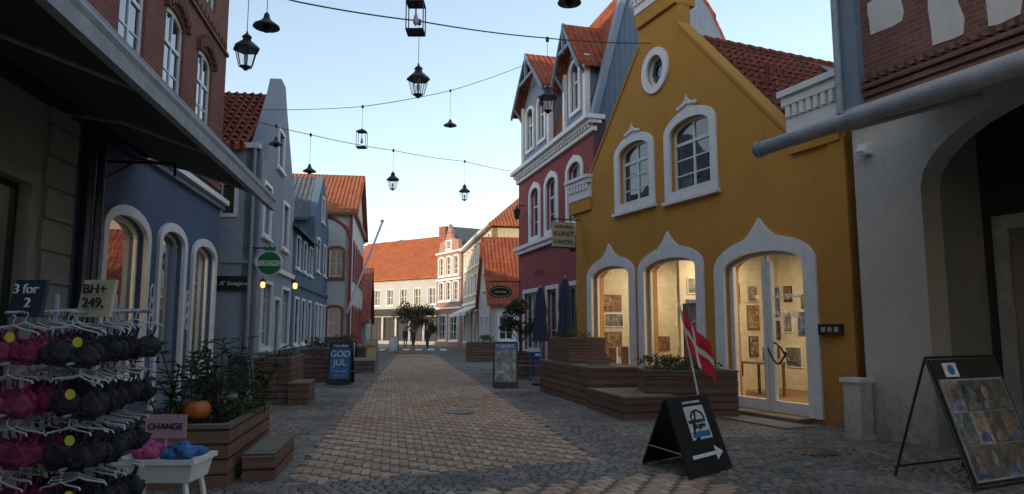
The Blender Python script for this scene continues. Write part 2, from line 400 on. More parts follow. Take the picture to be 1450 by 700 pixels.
herring(bk,path2,atan2(1.45,3.38),44)
def border(mb,a,b,inset,L=.215,W_=.108,mat='pbrick',off=0):
    a=Vector(a);b=Vector(b);d=(b-a);ln=d.length;d.normalize();nn=Vector((-d.y,d.x))*inset
    k=int(ln/W_)
    for i in range(k):
        c=a+d*(i+.5)*W_+nn;stone(mb,c.x,c.y,-d.y,d.x,L,W_-.01,.017+off,M[mat],.006,.002)
bk.obj('brick_paving')
st=MB();row=0;b=3.6
def lat_r(b):
    return 8.6 if b<12 else max(3.0,7.4-(b-12.5)*.27)
while b<29:
    wrow=U(.095,.12);a=-4.9+U(0,.1);ra=lat_r(b)
    while a<ra:
        w=U(.09,.145) if b<18 else U(.11,.17)
        c=sl*(a+w/2)+sd*(b+wrow/2)
        c.x+=.012*sin(a*3+b);c.y+=.03*sin(a*1.7)+.02*sin(b*.9+a)
        if c.y>4.2 and not inside(c.x,c.y,path) and not inside(c.x,c.y,path2):
            stone(st,c.x,c.y,sl.x,sl.y,w-.016,wrow-.016,.014+U(-.005,.007)+.008*sin(a*.9)*sin(b*.7),M['setts'],.016,.009)
        a+=w
    b+=wrow
border(st,(-2.38,7.2),(-7.45,45),.07,.16,.11,'setts',.002);border(st,(1.1,8.74),(-.85,20.3),-.07,.16,.11,'setts',.002)
st.obj('sett_paving')
for (x,y,r) in ((3.9,9.2,.3),(-1.0,13.5,.28)):
    mm=MB();mm.lathe((x,y,0),[(r,0),(r,.026),(r*.9,.028),(r*.88,.024),(.01,.025)],M['iron'],24);mm.obj('manhole_cover')
sb=MB()
for a0,a1 in ((.6,1.3),(1.32,2.1),(2.12,2.9),(2.92,3.6)): PO.box(sb,a0,a1,.36,.95,0,.034,M['slab'])
sb.obj('granite_slabs')
lf=MB()
for i in range(420):
    x=U(-4,5.5);y=U(5,18)
    if R()<.6: x=U(2.2,4.8);y=U(8.5,12.2)
    s=U(.015,.035);an=U(0,6.28);z=.030
    lf.add([(x+s*cos(an),y+s*sin(an),z),(x+s*.6*cos(an+1.6),y+s*.6*sin(an+1.6),z+U(0,.01)),(x-s*cos(an),y-s*sin(an),z),(x-s*.6*cos(an+1.6),y-s*.6*sin(an+1.6),z+U(0,.01))],[(0,1,2,3)],M['deadleaf'])
lf.obj('fallen_leaves')

# ================================================================ OCHRE HOUSE
outl=[(0,0),(9.25,0),(9.25,5.3),(8.8,5.3),(5.88,8.5),(5.88,10.3),(4.32,10.3),(4.32,8.5),(1.1,5.0),(0,5.0)]
B=Bld('ochre_gabled_house',PO,M['orange'],outl)
B.win(5.53,6.88,4.72,5.95,6.22,tw=.2,vm=1,hm=2,top=6.55,transom=5.75)
B.win(3.32,4.72,4.65,5.95,6.22,tw=.2,vm=1,hm=2,top=6.58,transom=5.72)
for c,z in ((6.2,6.50),(4.02,6.54)):
    for k in range(-4,5):
        h=.20-.04*abs(k);h=max(.06,h)
        B.tr.path([PO.p(c+k*.06+.04*sin(t*1.3)*(1 if k>0 else -1 if k<0 else 0),.06,z-.02-.018*abs(k)+h*t/4) for t in range(5)],.02,M['white'],5)
        B.tr.lathe(PO.p(c+k*.075,.06,z-.05-.015*abs(k)),[(.01,0),(.04,.03),(.035,.07),(.005,.1)],M['white'],7)
B.win(6.5,8.33,.62,2.95,3.22,tw=.25,vm=0,hm=0,glass=M['shopglass'],top=3.80)
B.win(3.92,5.85,.62,2.95,3.2,tw=.25,vm=0,hm=0,glass=M['shopglass'],top=3.80)
B.win(1.0,3.05,.1,2.75,3.05,tw=.28,vm=1,hm=0,glass=M['shopglass'],top=3.68,sill=False,sw=.07)
PO.box(B.tr,.95,3.1,-.3,.35,0,.095,M['woodg'])
for a in (1.05,2.06):
    PO.box(B.sh,a+.02,a+.92,-.19,-.10,.1,.30,M['sash']);PO.box(B.sh,a+.0,a+.08,-.18,-.095,.1,2.85,M['sash']);PO.box(B.sh,a+.86,a+.94,-.181,-.096,.1,2.85,M['sash'])
pts=[PO.p(2.0-.45*k/8,-.05,1.25-.25*sin(k/8*pi)-.05*k/8) for k in range(9)];B.sh.path(pts,.018,M['black'])
pts=[PO.p(1.85-.6*k/8,-.05,1.35-.45*k/8+.05*sin(k)) for k in range(9)];B.sh.path(pts,.018,M['black'])
rw=[(5.2+.34*cos(2*pi*i/24),7.7+.37*sin(2*pi*i/24)) for i in range(24)];B.holes.append(rw)
PO.poly(B.tr,[(5.2+.53*cos(2*pi*i/24),7.7+.55*sin(2*pi*i/24)) for i in range(24)],[rw],-.02,.06,M['white'])
PO.poly(B.gl,rw,[],-.13,-.12,M['glass'],back=False,side=False)
PO.poly(B.sh,rw,[[(5.2+.28*cos(2*pi*i/24),7.7+.31*sin(2*pi*i/24)) for i in range(24)]],-.14,-.06,M['sash'])
PO.poly(B.sh,[(5.2+.17*cos(2*pi*i/20),7.7+.18*sin(2*pi*i/20)) for i in range(20)],[[(5.2+.14*cos(2*pi*i/20),7.7+.15*sin(2*pi*i/20)) for i in range(20)]],-.13,-.08,M['black'])
for k in range(6):
    a=k*pi/3;B.sh.tube(PO.p(5.2+.15*cos(a),-.1,7.7+.16*sin(a)),PO.p(5.2+.3*cos(a),-.1,7.7+.33*sin(a)),.012,M['black'])
def cap(a0,a1,z0,z1):
    h=z1-z0
    PO.box(B.w,a0+.06,a1-.06,-.5,.08,z0-.35,z0+.02,M['orange'])
    PO.box(B.tr,a0+.04,a1-.04,-.52,.10,z0,z0+h*.35,M['white'])
    PO.box(B.tr,a0,a1,-.56,.16,z0+h*.65,z0+h*.86,M['white']);PO.box(B.tr,a0-.04,a1+.04,-.6,.22,z0+h*.86,z1,M['white'])
    PO.box(B.tr,a0+.05,a1-.05,-.5,.07,z0+h*.35,z0+h*.65,M['white'])
    n=int((a1-a0)/.17)
    for i in range(n):
        x=a0+.05+(a1-a0-.1)*(i+.5)/n;PO.box(B.tr,x-.045,x+.045,.07,.15,z0+h*.38,z0+h*.64,M['white'])
cap(.0,1.2,5.05,5.85);cap(8.25,9.5,5.2,5.82);cap(4.25,5.95,9.35,9.9)
PO.box(B.w,0,.32,-.3,.05,0,4.75,M['orange'])
B.body(0,9.25,5.0,9)
for (a0,z0,a1,z1) in ((5.86,8.5,8.85,5.28),(4.34,8.5,1.12,5.0)):
    q=[(a0,z0),(a1,z1),(a1,z1+.09),(a0,z0+.09)];PO.poly(B.w,q,[],-.32,.035,M['orange'])
def P(fr,a,t,z): return fr.p(a,t,z)
rz=8.62
B.slab([P(PO,-.1,-.36,4.05),P(PO,-.1,-9.3,4.05),P(PO,5.1,-9.3,rz),P(PO,5.1,-.36,rz)][::-1],.14,M['tileb'])
B.slab([P(PO,10.3,-.36,4.05),P(PO,10.3,-9.3,4.05),P(PO,5.1,-9.3,rz),P(PO,5.1,-.36,rz)],.14,M['tileb'])
for j in range(17):
    k0=j/17;k1=(j+1)/17
    za=4.05+(rz-4.05)*k0;aa=-.1+5.2*k0;zb=4.05+(rz-4.05)*k1;ab=-.1+5.2*k1
    q=[P(PO,aa,-.37,za+.055),P(PO,aa,-9.2,za+.055),P(PO,ab,-9.2,zb+.012),P(PO,ab,-.37,zb+.012)]
    B.rf.add(q+[P(PO,aa,-.37,za),P(PO,aa,-9.2,za)],[(0,1,2,3),(0,4,5,1)],M['tileb'])
    for i in range(40): 
        t=-.45-i*.22
        if t>-9.1: B.rf.tube(P(PO,aa-.01,t,za+.05),P(PO,ab,t,zb+.02),.045,M['tileb'],5,.04,False)
for i in range(26): B.rf.tube(P(PO,5.1,-.36-i*.34,rz+.04),P(PO,5.1,-.36-(i+1)*.34-.03,rz+.025),.12,M['tileb'],8,.10)
B.rf.tube(P(PO,3.0,-1.3,6.8),P(PO,3.0,-1.3,7.25),.06,M['tileb'],8)
sk=[P(PO,3.75,-4.6,rz-1.35*.88+.16),P(PO,3.75,-5.9,rz-1.35*.88+.16),P(PO,4.6,-5.9,rz-.5*.88+.16),P(PO,4.6,-4.6,rz-.5*.88+.16)]
B.slab(sk[::-1],.12,M['dblue'])
PO.box(B.tr,.2,.68,.0,.1,1.5,1.68,M['black'])
for k in range(3): PO.box(B.tr,.27+k*.13,.35+k*.13,.1,.106,1.55,1.63,M['card'])
I=MB()
PO.box(I,.36,9.0,-4.6,-4.4,.05,3.6,M['inwall']);PO.box(I,.36,.5,-4.4,-.36,.05,3.6,M['inwall']);PO.box(I,8.9,9.0,-4.4,-.36,.05,3.6,M['inwall'])
PO.box(I,.36,9.0,-4.6,-.36,3.6,3.7,M['inwall']);PO.box(I,.36,9.0,-4.6,-.36,.0,.05,M['infloor'])
PO.box(I,6.12,6.22,-4.4,-1.2,.05,3.6,M['inwall']);PO.box(I,3.35,3.45,-4.4,-3.0,.05,3.6,M['inwall'])
arts=['art1','art2','art3','art4','art5']
arts2=['art1','art2','art3','art5','art6','art2','art5']
def pic(a,z,w,h,t,fr=PO,mbx=None):
    mbx=mbx or I
    fr.box(mbx,a-w/2-.03,a+w/2+.03,t,t+.03,z-h/2-.03,z+h/2+.03,random.choice([M['black'],M['wood'],M['white']]));fr.box(mbx,a-w/2,a+w/2,t+.03,t+.034,z-h/2,z+h/2,M[random.choice(arts2)])
for a0,a1 in ((.6,3.3),(3.55,6.0),(6.35,8.8)):
    for zz in (1.0,1.7,2.4):
        a=a0+.25+U(0,.2)
        while a<a1-.2:
            w=U(.2,.6);pic(a+w/2,zz+U(-.12,.12),w,U(.22,.55),-4.4);a+=w+U(.12,.4)
def pics(a,t,z,w,h,side):
    PO.box(I,a,a+.03*side,t-w/2-.025,t+w/2+.025,z-h/2-.025,z+h/2+.025,random.choice([M['black'],M['wood'],M['white'],M['card']]));PO.box(I,a+.03*side,a+.034*side,t-w/2,t+w/2,z-h/2,z+h/2,M[random.choice(arts2)])
for a_,tmin in ((8.9,-.6),(6.12,-1.4),(3.35,-3.2)):
    t=tmin
    while t>-4.1:
        w=U(.32,.8);z=.85+U(0,.2)
        while z<3.0:
            h=U(.28,.75)
            if z+h<3.15 and R()<.85: pics(a_,t-w/2+U(-.04,.04),z+h/2,w*U(.6,1),h,-1)
            z+=h+U(.1,.3)
        t-=w+U(.10,.25)
PO.box(I,3.7,6.05,-1.0,-.36,.05,.6,M['inwall']);PO.box(I,6.3,8.7,-1.0,-.36,.05,.6,M['inwall'])
PO.box(I,4.72,5.62,-.95,-.90,.65,2.2,M['black']);PO.box(I,4.78,5.56,-.90,-.895,.72,2.13,M['art1'])
PO.poly(I,[(5.17+.27*cos(2*pi*i/24),1.5+.3*sin(2*pi*i/24)) for i in range(24)],[[(5.17+.24*cos(2*pi*i/24),1.5+.27*sin(2*pi*i/24)) for i in range(24)]],-.895,-.89,M['posterw'])
for a in (7.0,7.5,8.1):
    h=U(.45,.6);PO.box(I,a,a+.40,-.62,-.58,.62,.62+h,M['white']);PO.box(I,a+.03,a+.37,-.58,-.575,.65,.62+h-.03,M[random.choice(arts)])
for a in (4.3,4.5,6.75,8.5):
    I.lathe(PO.p(a,-.5,.6),[(.05,0),(.1,.1),(.09,.2),(.03,.28),(.045,.34)],M[random.choice(['art2','art3','art4'])],12)
for a,t in ((1.9,-2.2),(2.9,-3.4),(4.9,-2.6),(7.6,-2.4)):
    PO.box(I,a-.45,a+.45,t-.3,t+.3,.78,.83,M['woodg'])
    for dx in (-.4,.4):
        for dt in (-.26,.26): PO.box(I,a+dx-.025,a+dx+.025,t+dt-.025,t+dt+.025,.05,.78,M['wood'])
    for q_ in range(4):
        x=a+U(-.35,.35);PO.box(I,x-.08,x+.08,t-.1,t-.07,.83,.83+U(.15,.4),M[random.choice(arts)])
for a in (1.5,2.6,4.3,5.3,6.9,8.1):
    for t in (-1.2,-2.8): PO.box(I,a-.25,a+.25,t-.04,t+.04,3.56,3.595,M['ceil'])
I.obj('shop_interior',B.e)
B.finish()
for a,z,tx,sz in ((1.55,2.18,'AABENRAA',.13),(1.55,1.86,'HANDEL',.16)):
    textobj(tx,PO.p(a,-.1,z),rdir(PO.n),(*PO.n,0),sz,M['white'],B.e)
for a in (2,4.9,7.4):
    L=bpy.data.lights.new('shop_light','AREA');L.energy=75;L.size=1.2;L.color=(1,.78,.50);o=bpy.data.objects.new('shop_light',L);COL.objects.link(o);o.location=PO.p(a,-2.0,3.5);o.parent=B.e
S=MB()
PO.box(S,8.93,8.97,.02,.95,4.62,4.65,M['black']);PO.box(S,8.92,8.98,.2,.9,3.85,4.55,M['card']);PO.box(S,8.915,8.985,.18,.92,3.82,3.86,M['black']);PO.box(S,8.94,8.96,.3,.32,4.55,4.62,M['black']);PO.box(S,8.94,8.96,.8,.82,4.55,4.62,M['black'])
e=empty('hanging_shop_sign');S.obj('board',e)
nn=-PO.d
for tx,z,s_ in (('AABENRAA',4.42,.11),('KUNST',4.22,.2),('HANDEL',4.0,.16)):
    textobj(tx,PO.p(8.91,.55,z),Zv.cross(Vector((nn.x,nn.y,0))),(nn.x,nn.y,0),s_,M['black'],e)

# ================================================================ CRIMSON HOUSE
B=Bld('crimson_townhouse',P3,M['red'],[(0,0),(8.4,0),(8.4,8.05),(0,8.05)])
for a0,a1 in ((5.6,6.7),(3.6,4.75),(1.2,2.4)):
    B.win(a0,a1,5.15,6.75,7.05,tw=.2,vm=1,hm=1,transom=6.35,top=7.3)
B.win(5.5,7.6,.8,3.0,tw=.15,vm=2,hm=0);B.win(3.6,4.7,.1,3.0,tw=.15,vm=0,hm=1,sill=False);B.win(.6,2.7,.8,3.0,tw=.15,vm=2,hm=0)
P3.box(B.tr,-.03,8.45,-.05,.14,4.62,4.78,M['white']);P3.box(B.tr,-.06,8.5,-.05,.22,4.78,4.92,M['white'])
P3.box(B.tr,-.03,8.45,-.05,.12,7.62,7.75,M['white']);P3.box(B.tr,-.1,8.55,-.3,.35,7.98,8.12,M['white'])
P3.box(B.tr,-.05,8.5,-.2,.22,7.86,7.98,M['white'])
for i in range(34): P3.box(B.tr,.1+i*.245,.2+i*.245,0,.2,7.75,7.86,M['white'])
side=FR(P3.p(0,0,0)[:2],-P3.n,-P3.d)
prof=[(0,0),(4.8,0),(4.8,10.6),(4.2,11.9),(2.6,14.2),(1.15,12.4),(.0,8.1)]
side.poly(B.w,prof,[],-.2,.0,M['siding'])
side2=FR(P3.p(8.4,0,0)[:2],-P3.n,P3.d)
side2.poly(B.w,prof,[],-.2,.0,M['siding'])
for (x0,z0,x1,z1) in ((0,8.12,1.15,12.42),(1.15,12.42,2.6,14.25)):
    side.poly(B.tr,[(x0-.1,z0),(x1-.1,z1+.1),(x1+.06,z1),(x0+.08,z0)],[],-.25,.1,M['trimblue'])
for (t0,z0),(t1,z1) in (((0,8.12),(-1.15,12.4)),((-1.1,12.35),(-2.6,14.2)),((-4.3,11.85),(-2.6,14.2)),((-4.9,10.5),(-4.2,11.9))):
    B.slab([P3.p(-.06,t0,z0),P3.p(8.46,t0,z0),P3.p(8.46,t1,z1),P3.p(-.06,t1,z1)],.12,M['tile'])
P3.box(B.w,.25,8.15,-4.8,-4.6,0,10.6,M['siding'])
def dormer(a0,a1,zt,zp,wins):
    c=(a0+a1)/2
    hs=[arch(x-w/2,x+w/2,8.75,10.15,10.4) for x,w in wins]
    P3.poly(B.w,[(a0,8.12),(a1,8.12),(a1,zt),(c,zp-.15),(a0,zt)],hs,-1.9,-.02,M['trimblue'])
    for x,w in wins:
        P3.poly(B.tr,arch(x-w/2-.12,x+w/2+.12,8.63,10.17,10.52),[arch(x-w/2,x+w/2,8.75,10.15,10.4)],-.03,.05,M['white'])
        P3.poly(B.gl,arch(x-w/2,x+w/2,8.75,10.15,10.4),[],-.16,-.15,M['glass'],back=False,side=False)
        P3.box(B.sh,x-.03,x+.03,-.14,-.09,8.75,10.4,M['sash']);P3.box(B.sh,x-w/2,x+w/2,-.14,-.09,9.75,9.82,M['sash'])
        P3.box(B.sh,x-w/2,x-w/2+.06,-.14,-.08,8.75,10.2,M['sash']);P3.box(B.sh,x+w/2-.06,x+w/2,-.14,-.08,8.75,10.2,M['sash'])
    for a,s_ in ((a0,-1),(a1,1)):
        P3.box(B.tr,a-.1,a+.1,-.1,.08,8.12,zt,M['white'])
        k=(zp-zt)/(c-a)
        aa=a+s_*.35;za=zt-abs(k)*.35
        q=[P3.p(aa,.4,za+.1),P3.p(aa,-2.0,za+.1),P3.p(c,-2.0,zp+.1),P3.p(c,.4,zp+.1)]
        B.slab(q if s_>0 else q[::-1],.1,M['tile'])
        P3.poly(B.tr,[(aa,za-.1),(c,zp-.1),(c,zp+.04),(aa,za+.04)],[],.38,.46,M['trimblue'])
        B.tr.tube(P3.p(a,.05,zt-.6),P3.p(a,.4,zt-.05),.05,M['trimblue'],6)
    P3.box(B.tr,c-.05,c+.05,.36,.46,zp-.9,zp+.1,M['trimblue'])
    P3.box(B.tr,(a0+c)/2,(a1+c)/2,.37,.44,(zt+zp)/2-.2,(zt+zp)/2-.08,M['trimblue'])
dormer(4.3,7.7,10.7,12.3,[(5.25,.85),(6.75,.85)]);dormer(.7,2.6,10.3,11.6,[(1.65,.8)])
B.finish()
textobj('a k t a',P3.p(5.6,.03,3.75),rdir(P3.n),(*P3.n,0),.42,M['black'],B.e)
S=MB()
P3.box(S,8.16,8.2,.0,1.3,3.5,3.54,M['black'])
P3b=FR(P3.p(8.18,0,0)[:2],P3.n,-P3.d)
P3b.poly(S,[(.85+.5*cos(2*pi*i/20),3.1+.25*sin(2*pi*i/20)) for i in range(20)],[],-.03,.03,M['black'])
P3b.poly(S,[(.85+.44*cos(2*pi*i/20),3.1+.2*sin(2*pi*i/20)) for i in range(20)],[[(.85+.41*cos(2*pi*i/20),3.1+.17*sin(2*pi*i/20)) for i in range(20)]],.03,.036,M['card'])
P3b.box(S,.6,1.1,.03,.036,3.07,3.13,M['card']);S.obj('oval_hanging_sign')

# ================================================================ near right
B=Bld('cream_corner_shop',P1,M['cream'],[(0,0),(-9,0),(-9,4.75),(0,4.75)],thick=.4)
B.holes.append(arch(-5.2,-1.06,0.02,3.55,4.55,14)[::1])
P1.box(B.tr,-9,.06,-.3,.1,4.72,4.86,M['white']);P1.box(B.tr,-9,.08,-.3,.16,4.86,4.95,M['cream'])
P1.box(B.w,-9,0,-.35,.0,4.95,9.2,M['brick2'])
for r_ in range(3): P1.box(B.w,-9,.02,0,.03+.03*r_,4.98+r_*.11,5.05+r_*.11,M['brick2'])
for i in range(60): P1.box(B.w,-.1-i*.15,-.03-i*.15,0,.10,5.31,5.39,M['brick2'])
for a0,a1,z0,z1 in ((-.98,-.42,6.0,6.55),(-1.82,-1.38,5.45,6.25),(-2.55,-2.12,5.42,6.25),(-1.3,-1.0,6.75,7.4),(-3.1,-2.8,5.5,6.4)):
    h=z1-z0;w_=a1-a0
    P1.poly(B.tr,[(a0+U(0,.03),z0+.03),(a0+w_*.3,z0+U(0,.03)),(a0+w_*.7,z0+U(0,.04)),(a1-U(0,.03),z0+h*.04),(a1-U(0,.03),z0+h*.45),(a1+U(0,.03),z0+h*.7),(a1-.0,z1-U(0,.03)),(a0+w_*.6,z1+U(-.02,.03)),(a0+w_*.3,z1-U(0,.04)),(a0+U(0,.03),z1-U(0,.02)),(a0+U(0,.04),z0+h*.6),(a0-U(0,.03),z0+h*.3)],[],-.02,.015,M['whitew'])
P1.box(B.tr,-.28,.14,-.1,.13,4.96,9.0,M['trimblue'])
B.tr.tube(P1.p(.02,.2,4.9),P1.p(.02,.2,9),.055,M['grey'],8)
B.body(-9,0,9.2,8)
B.slab([P1.p(-9.3,.3,9.0),P1.p(.3,.3,9.0),P1.p(.3,-4,12.4),P1.p(-9.3,-4,12.4)],.15,M['tile'])
B.slab([P1.p(-9.3,-8.3,9.0),P1.p(.3,-8.3,9.0),P1.p(.3,-4,12.4),P1.p(-9.3,-4,12.4)],.15,M['tile'])
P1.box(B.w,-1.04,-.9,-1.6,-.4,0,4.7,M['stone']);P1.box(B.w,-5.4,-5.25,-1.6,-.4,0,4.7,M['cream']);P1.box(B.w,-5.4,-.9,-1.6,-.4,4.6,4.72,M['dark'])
R1b=FR(P1.p(0,-1.3,0)[:2],P1.d,P1.n)
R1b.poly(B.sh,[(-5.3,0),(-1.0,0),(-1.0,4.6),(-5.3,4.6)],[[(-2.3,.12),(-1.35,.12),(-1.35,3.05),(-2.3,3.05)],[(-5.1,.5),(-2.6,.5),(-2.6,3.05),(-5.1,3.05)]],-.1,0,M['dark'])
R1b.poly(B.gl,[(-2.3,.12),(-1.35,.12),(-1.35,3.05),(-2.3,3.05)],[],-.06,-.05,M['shopglass'],back=False,side=False)
R1b.poly(B.gl,[(-5.1,.5),(-2.6,.5),(-2.6,3.05),(-5.1,3.05)],[],-.06,-.05,M['shopglass'],back=False,side=False)
R1b.poly(B.sh,[(-2.45,0.0),(-1.2,0.0),(-1.2,3.2),(-2.45,3.2)],[[(-2.25,.25),(-1.4,.25),(-1.4,3.0),(-2.25,3.0)]],0,.05,M['grey'])
R1b.poly(B.sh,[(-5.2,.4),(-2.5,.4),(-2.5,3.2),(-5.2,3.2)],[[(-5.1,.5),(-2.6,.5),(-2.6,3.1),(-5.1,3.1)]],0,.05,M['grey'])
R1b.box(B.sh,-2.3,-2.26,.05,.1,1.0,1.7,M['black'])
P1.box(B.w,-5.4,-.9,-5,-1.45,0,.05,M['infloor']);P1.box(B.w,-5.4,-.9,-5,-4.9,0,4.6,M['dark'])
for a in (-.3,.4,1.1,-1.6,-2.3,-3.2,-4.0): P1.box(B.w,a-.2,a+.2,-4.85,-4.5,.05,U(.8,2.0),M[random.choice(arts)])
P1.box(B.tr,-.35,-.2,.0,.14,4.2,4.36,M['white'])
B.tr.tube(P1.p(-.28,.14,4.26),P1.p(-.28,.3,4.22),.035,M['white'],8)
B.finish()
A=MB();E0=Vector((3.0,8.2,3.76));dd=Vector((PO.d.x,PO.d.y,0))
A.tube(E0,E0-dd*5.2,.085,M['grey'],16)
A.tube(E0+dd*.02,E0-dd*.05,.10,M['grey'],16)
tproj=(Vector(E0.xy)-P1.o).dot(P1.d)
wa=Vector(P1.p(tproj-.1,.14,4.84));wb=Vector(P1.p(tproj-5.2,.14,4.84))
ea=E0-dd*.1;eb=E0-dd*5.2
A.add([wa,wb,eb,ea,wa-Vector((0,0,.015)),wb-Vector((0,0,.015)),eb-Vector((0,0,.015)),ea-Vector((0,0,.015))],[(0,1,2,3),(4,5,6,7),(0,3,7,4)],M['awng'])
for k in (.9,4.6):
    a=Vector(P1.p(tproj-k,.14,4.55));b=E0-dd*k;mid=(a+b)/2+dd*.8;A.path([a,mid,b],.03,M['grey'])
A.obj('retractable_awning')

# ================================================================ left near
B=Bld('brick_house_with_blue_shopfront',PL,M['blue'],[(-8.75,0),(-.9,0),(-.9,4.6),(-8.75,4.6)])
for a0,a1,z0,zs,za,sl__ in ((-7.6,-5.9,.75,3.2,3.5,True),(-5.12,-3.72,.1,3.3,3.55,False),(-2.95,-1.3,.75,3.25,3.52,True)):
    B.win(a0,a1,z0,zs,za,tw=.17,vm=0,hm=0,glass=M['shopglass2'],tt=.06,sill=sl__)
PL.box(B.sh,-5.05,-3.8,-.2,-.1,.1,.9,M['trimblue']);PL.box(B.sh,-5.05,-4.85,-.21,-.09,.1,3.3,M['trimblue']);PL.box(B.sh,-4.0,-3.8,-.21,-.09,.1,3.3,M['trimblue'])
PL.box(B.tr,-8.7,-.85,-.3,.10,4.6,4.72,M['trimblue']);PL.box(B.tr,-8.7,-.83,-.3,.2,4.72,4.84,M['white'])
ww=[(-7.62,-6.5),(-5.5,-4.35),(-3.35,-2.2)]
sv=B.holes;B.holes=[]
for a0,a1 in ww:
    B.win(a0,a1,6.15,7.75,7.98,tw=0,vm=1,hm=1,transom=7.25,sill=False,sw=.09,depth=.1)
    PL.box(B.tr,a0-.12,a1+.12,-.05,.1,6.02,6.13,M['white'])
    for k in range(9):
        x=a0-.1+(a1-a0+.2)*k/8;zz=7.78+.3*sin(pi*k/8);B.w.box(PL.p(x,.03,zz+.16),(.12,.09,.26),M['brick2'],atan2(PL.n.y,PL.n.x))
for a0,a1 in ww: B.win(a0,a1,9.2,10.7,10.9,tw=0,vm=1,hm=1,sill=False,sw=.09,depth=.1)
PL.poly(B.w,[(-8.75,4.84),(-1.0,4.84),(-1.0,13.5),(-8.75,13.5)],B.holes,-.35,-.01,M['brick'],back=False)  # unseen upper wall raised so it shades the facades opposite
B.holes=sv
for z in (5.05,5.5,8.6): PL.box(B.w,-8.75,-.99,-.01,.05,z,z+.09,M['brick2'])
for i in range(25): PL.box(B.w,-8.6+i*.3,-8.45+i*.3,-.01,.06,8.72,8.86,M['brick2'])
PL.box(B.w,-8.8,-.95,-.3,.25,13.4,13.7,M['brick2'])
B.body(-8.75,-.9,4.6,9);PL.box(B.w,-8.75,-8.5,-9,-.35,4.6,13.5,M['brick']);PL.box(B.w,-1.25,-1.0,-9,-.35,4.6,13.5,M['brick'])
B.slab([PL.p(-8.9,.4,13.7),PL.p(-.8,.4,13.7),PL.p(-.8,-4.5,16),PL.p(-8.9,-4.5,16)],.15,M['tile'])
B.slab([PL.p(-8.9,-9.2,13.7),PL.p(-.8,-9.2,13.7),PL.p(-.8,-4.5,16),PL.p(-8.9,-4.5,16)],.15,M['tile'])
for a in (-8.55,-8.25): 
    B.tr.tube(PL.p(a,.12,.1),PL.p(a,.12,4.6),.085,M['dblue'],10)
    for z in (1.2,2.9,4.2): B.tr.tube(PL.p(a,.12,z),PL.p(a,.12,z+.07),.1,M['dblue'],10)
for a in (-5.55,-3.42):
    for z in (1.75,2.0,2.25):
        n=14;B.tr.path([PL.p(a+.1*cos(2*pi*i/n),.06,z+.16*sin(2*pi*i/n)) for i in range(n+1)],.018,M['white'],5)
I=MB();PL.box(I,-8.5,-1,-3.6,-3.5,.05,3.9,M['inwall']);PL.box(I,-8.5,-1,-3.6,-.36,3.9,4.0,M['inwall']);PL.box(I,-8.5,-1,-3.6,-.36,0,.05,M['infloor']);PL.box(I,-8.5,-8.4,-3.6,-.36,0,3.9,M['inwall']);PL.box(I,-1.15,-1.05,-3.6,-.36,0,3.9,M['inwall'])
PL.box(I,-5.5,-5.4,-3.6,-.9,0,3.9,M['wood']);PL.box(I,-3.4,-3.3,-3.6,-.36,0,3.9,M['art3'])
for a_ in (-5.5,-3.4,-1.15):
    for zz in (.7,1.3,1.9,2.5,3.1):
        PL.box(I,a_-.3,a_,-3.3,-.9,zz-.02,zz,M['woodg'])
        for k in range(9):
            h=U(.1,.42);t=-3.2+k*.25;PL.box(I,a_-.26,a_-.06,t,t+U(.1,.2),zz,zz+h,M[random.choice(['art2','art4','white','pink','art5','bluef','tag','art3'])])
for i in range(26):
    a=U(-8.2,-1.9);t=U(-3.3,-.7);h=U(.5,1.5);PL.box(I,a,a+U(.1,.3),t,t+.2,.05,h,M[random.choice(['art2','art4','wood','white','pink','art5'])])
for a in (-7.4,-6.4,-2.6,-1.8): PL.box(I,a,a+.5,-1.5,-1.44,3.85,3.895,M['ceil'])
for a in (-6.9,-2.3):
    I.lathe(PL.p(a,-.8,.8),[(.03,0),(.03,.5),(.13,.6),(.17,.85),(.12,1.05),(.19,1.35),(.2,1.5),(.07,1.6),(.06,1.68),(.09,1.78),(.08,1.92),(.03,1.98)],M['art2'],14)
I.obj('shop_interior',B.e);B.finish()
for a in (-6.8,-2.2):
    L=bpy.data.lights.new('shop_light','AREA');L.energy=55;L.size=1;L.color=(1,.72,.38);o=bpy.data.objects.new('shop_light',L);COL.objects.link(o);o.location=PL.p(a,-1.6,3.7);o.parent=B.e
S=MB();PL.box(S,-8.05,-7.93,0,.06,3.75,4.35,M['white']);S.tube(PL.p(-7.99,.03,4.15),PL.p(-7.99,1.1,4.15),.022,M['black']);S.tube(PL.p(-7.99,.03,3.85),PL.p(-7.99,.5,4.15),.014,M['black']);S.tube(PL.p(-7.99,1.1,4.17),PL.p(-7.99,1.1,3.95),.02,M['black']);S.obj('wall_bracket')

B=Bld('rendered_corner_building',PL,M['stone'],[(-26,0),(-8.75,0),(-8.75,13.5),(-26,13.5)])  # unseen height and length behind the camera extended to shade the street
B.win(-11.6,-9.9,.8,3.4,tw=.16,tm=M['stone'],vm=0,hm=0,glass=M['shopglass2'],sash=M['black']);B.win(-15.5,-12.3,.5,3.4,tw=.16,tm=M['stone'],vm=1,hm=0)
for i in range(11): PL.box(B.tr,-9.6+.05*(i%2),-8.78,-.02,.05,.1+i*.42,.1+i*.42+.38,M['stone'])
PL.box(B.tr,-26,-8.76,-.02,.12,4.65,4.85,M['cream'])
for i in range(6): B.win(-11.5-i*2.4,-10.3-i*2.4,6,7.9,tw=.12,vm=1,hm=1)
B.body(-26,-8.75,13.5,9)
I=MB();PL.box(I,-12,-9,-2.6,-2.5,0,4,M['inwall']);PL.box(I,-12,-9,-2.6,-.36,3.8,3.9,M['dark']);PL.box(I,-12,-9,-2.5,-.36,0,.4,M['infloor'])
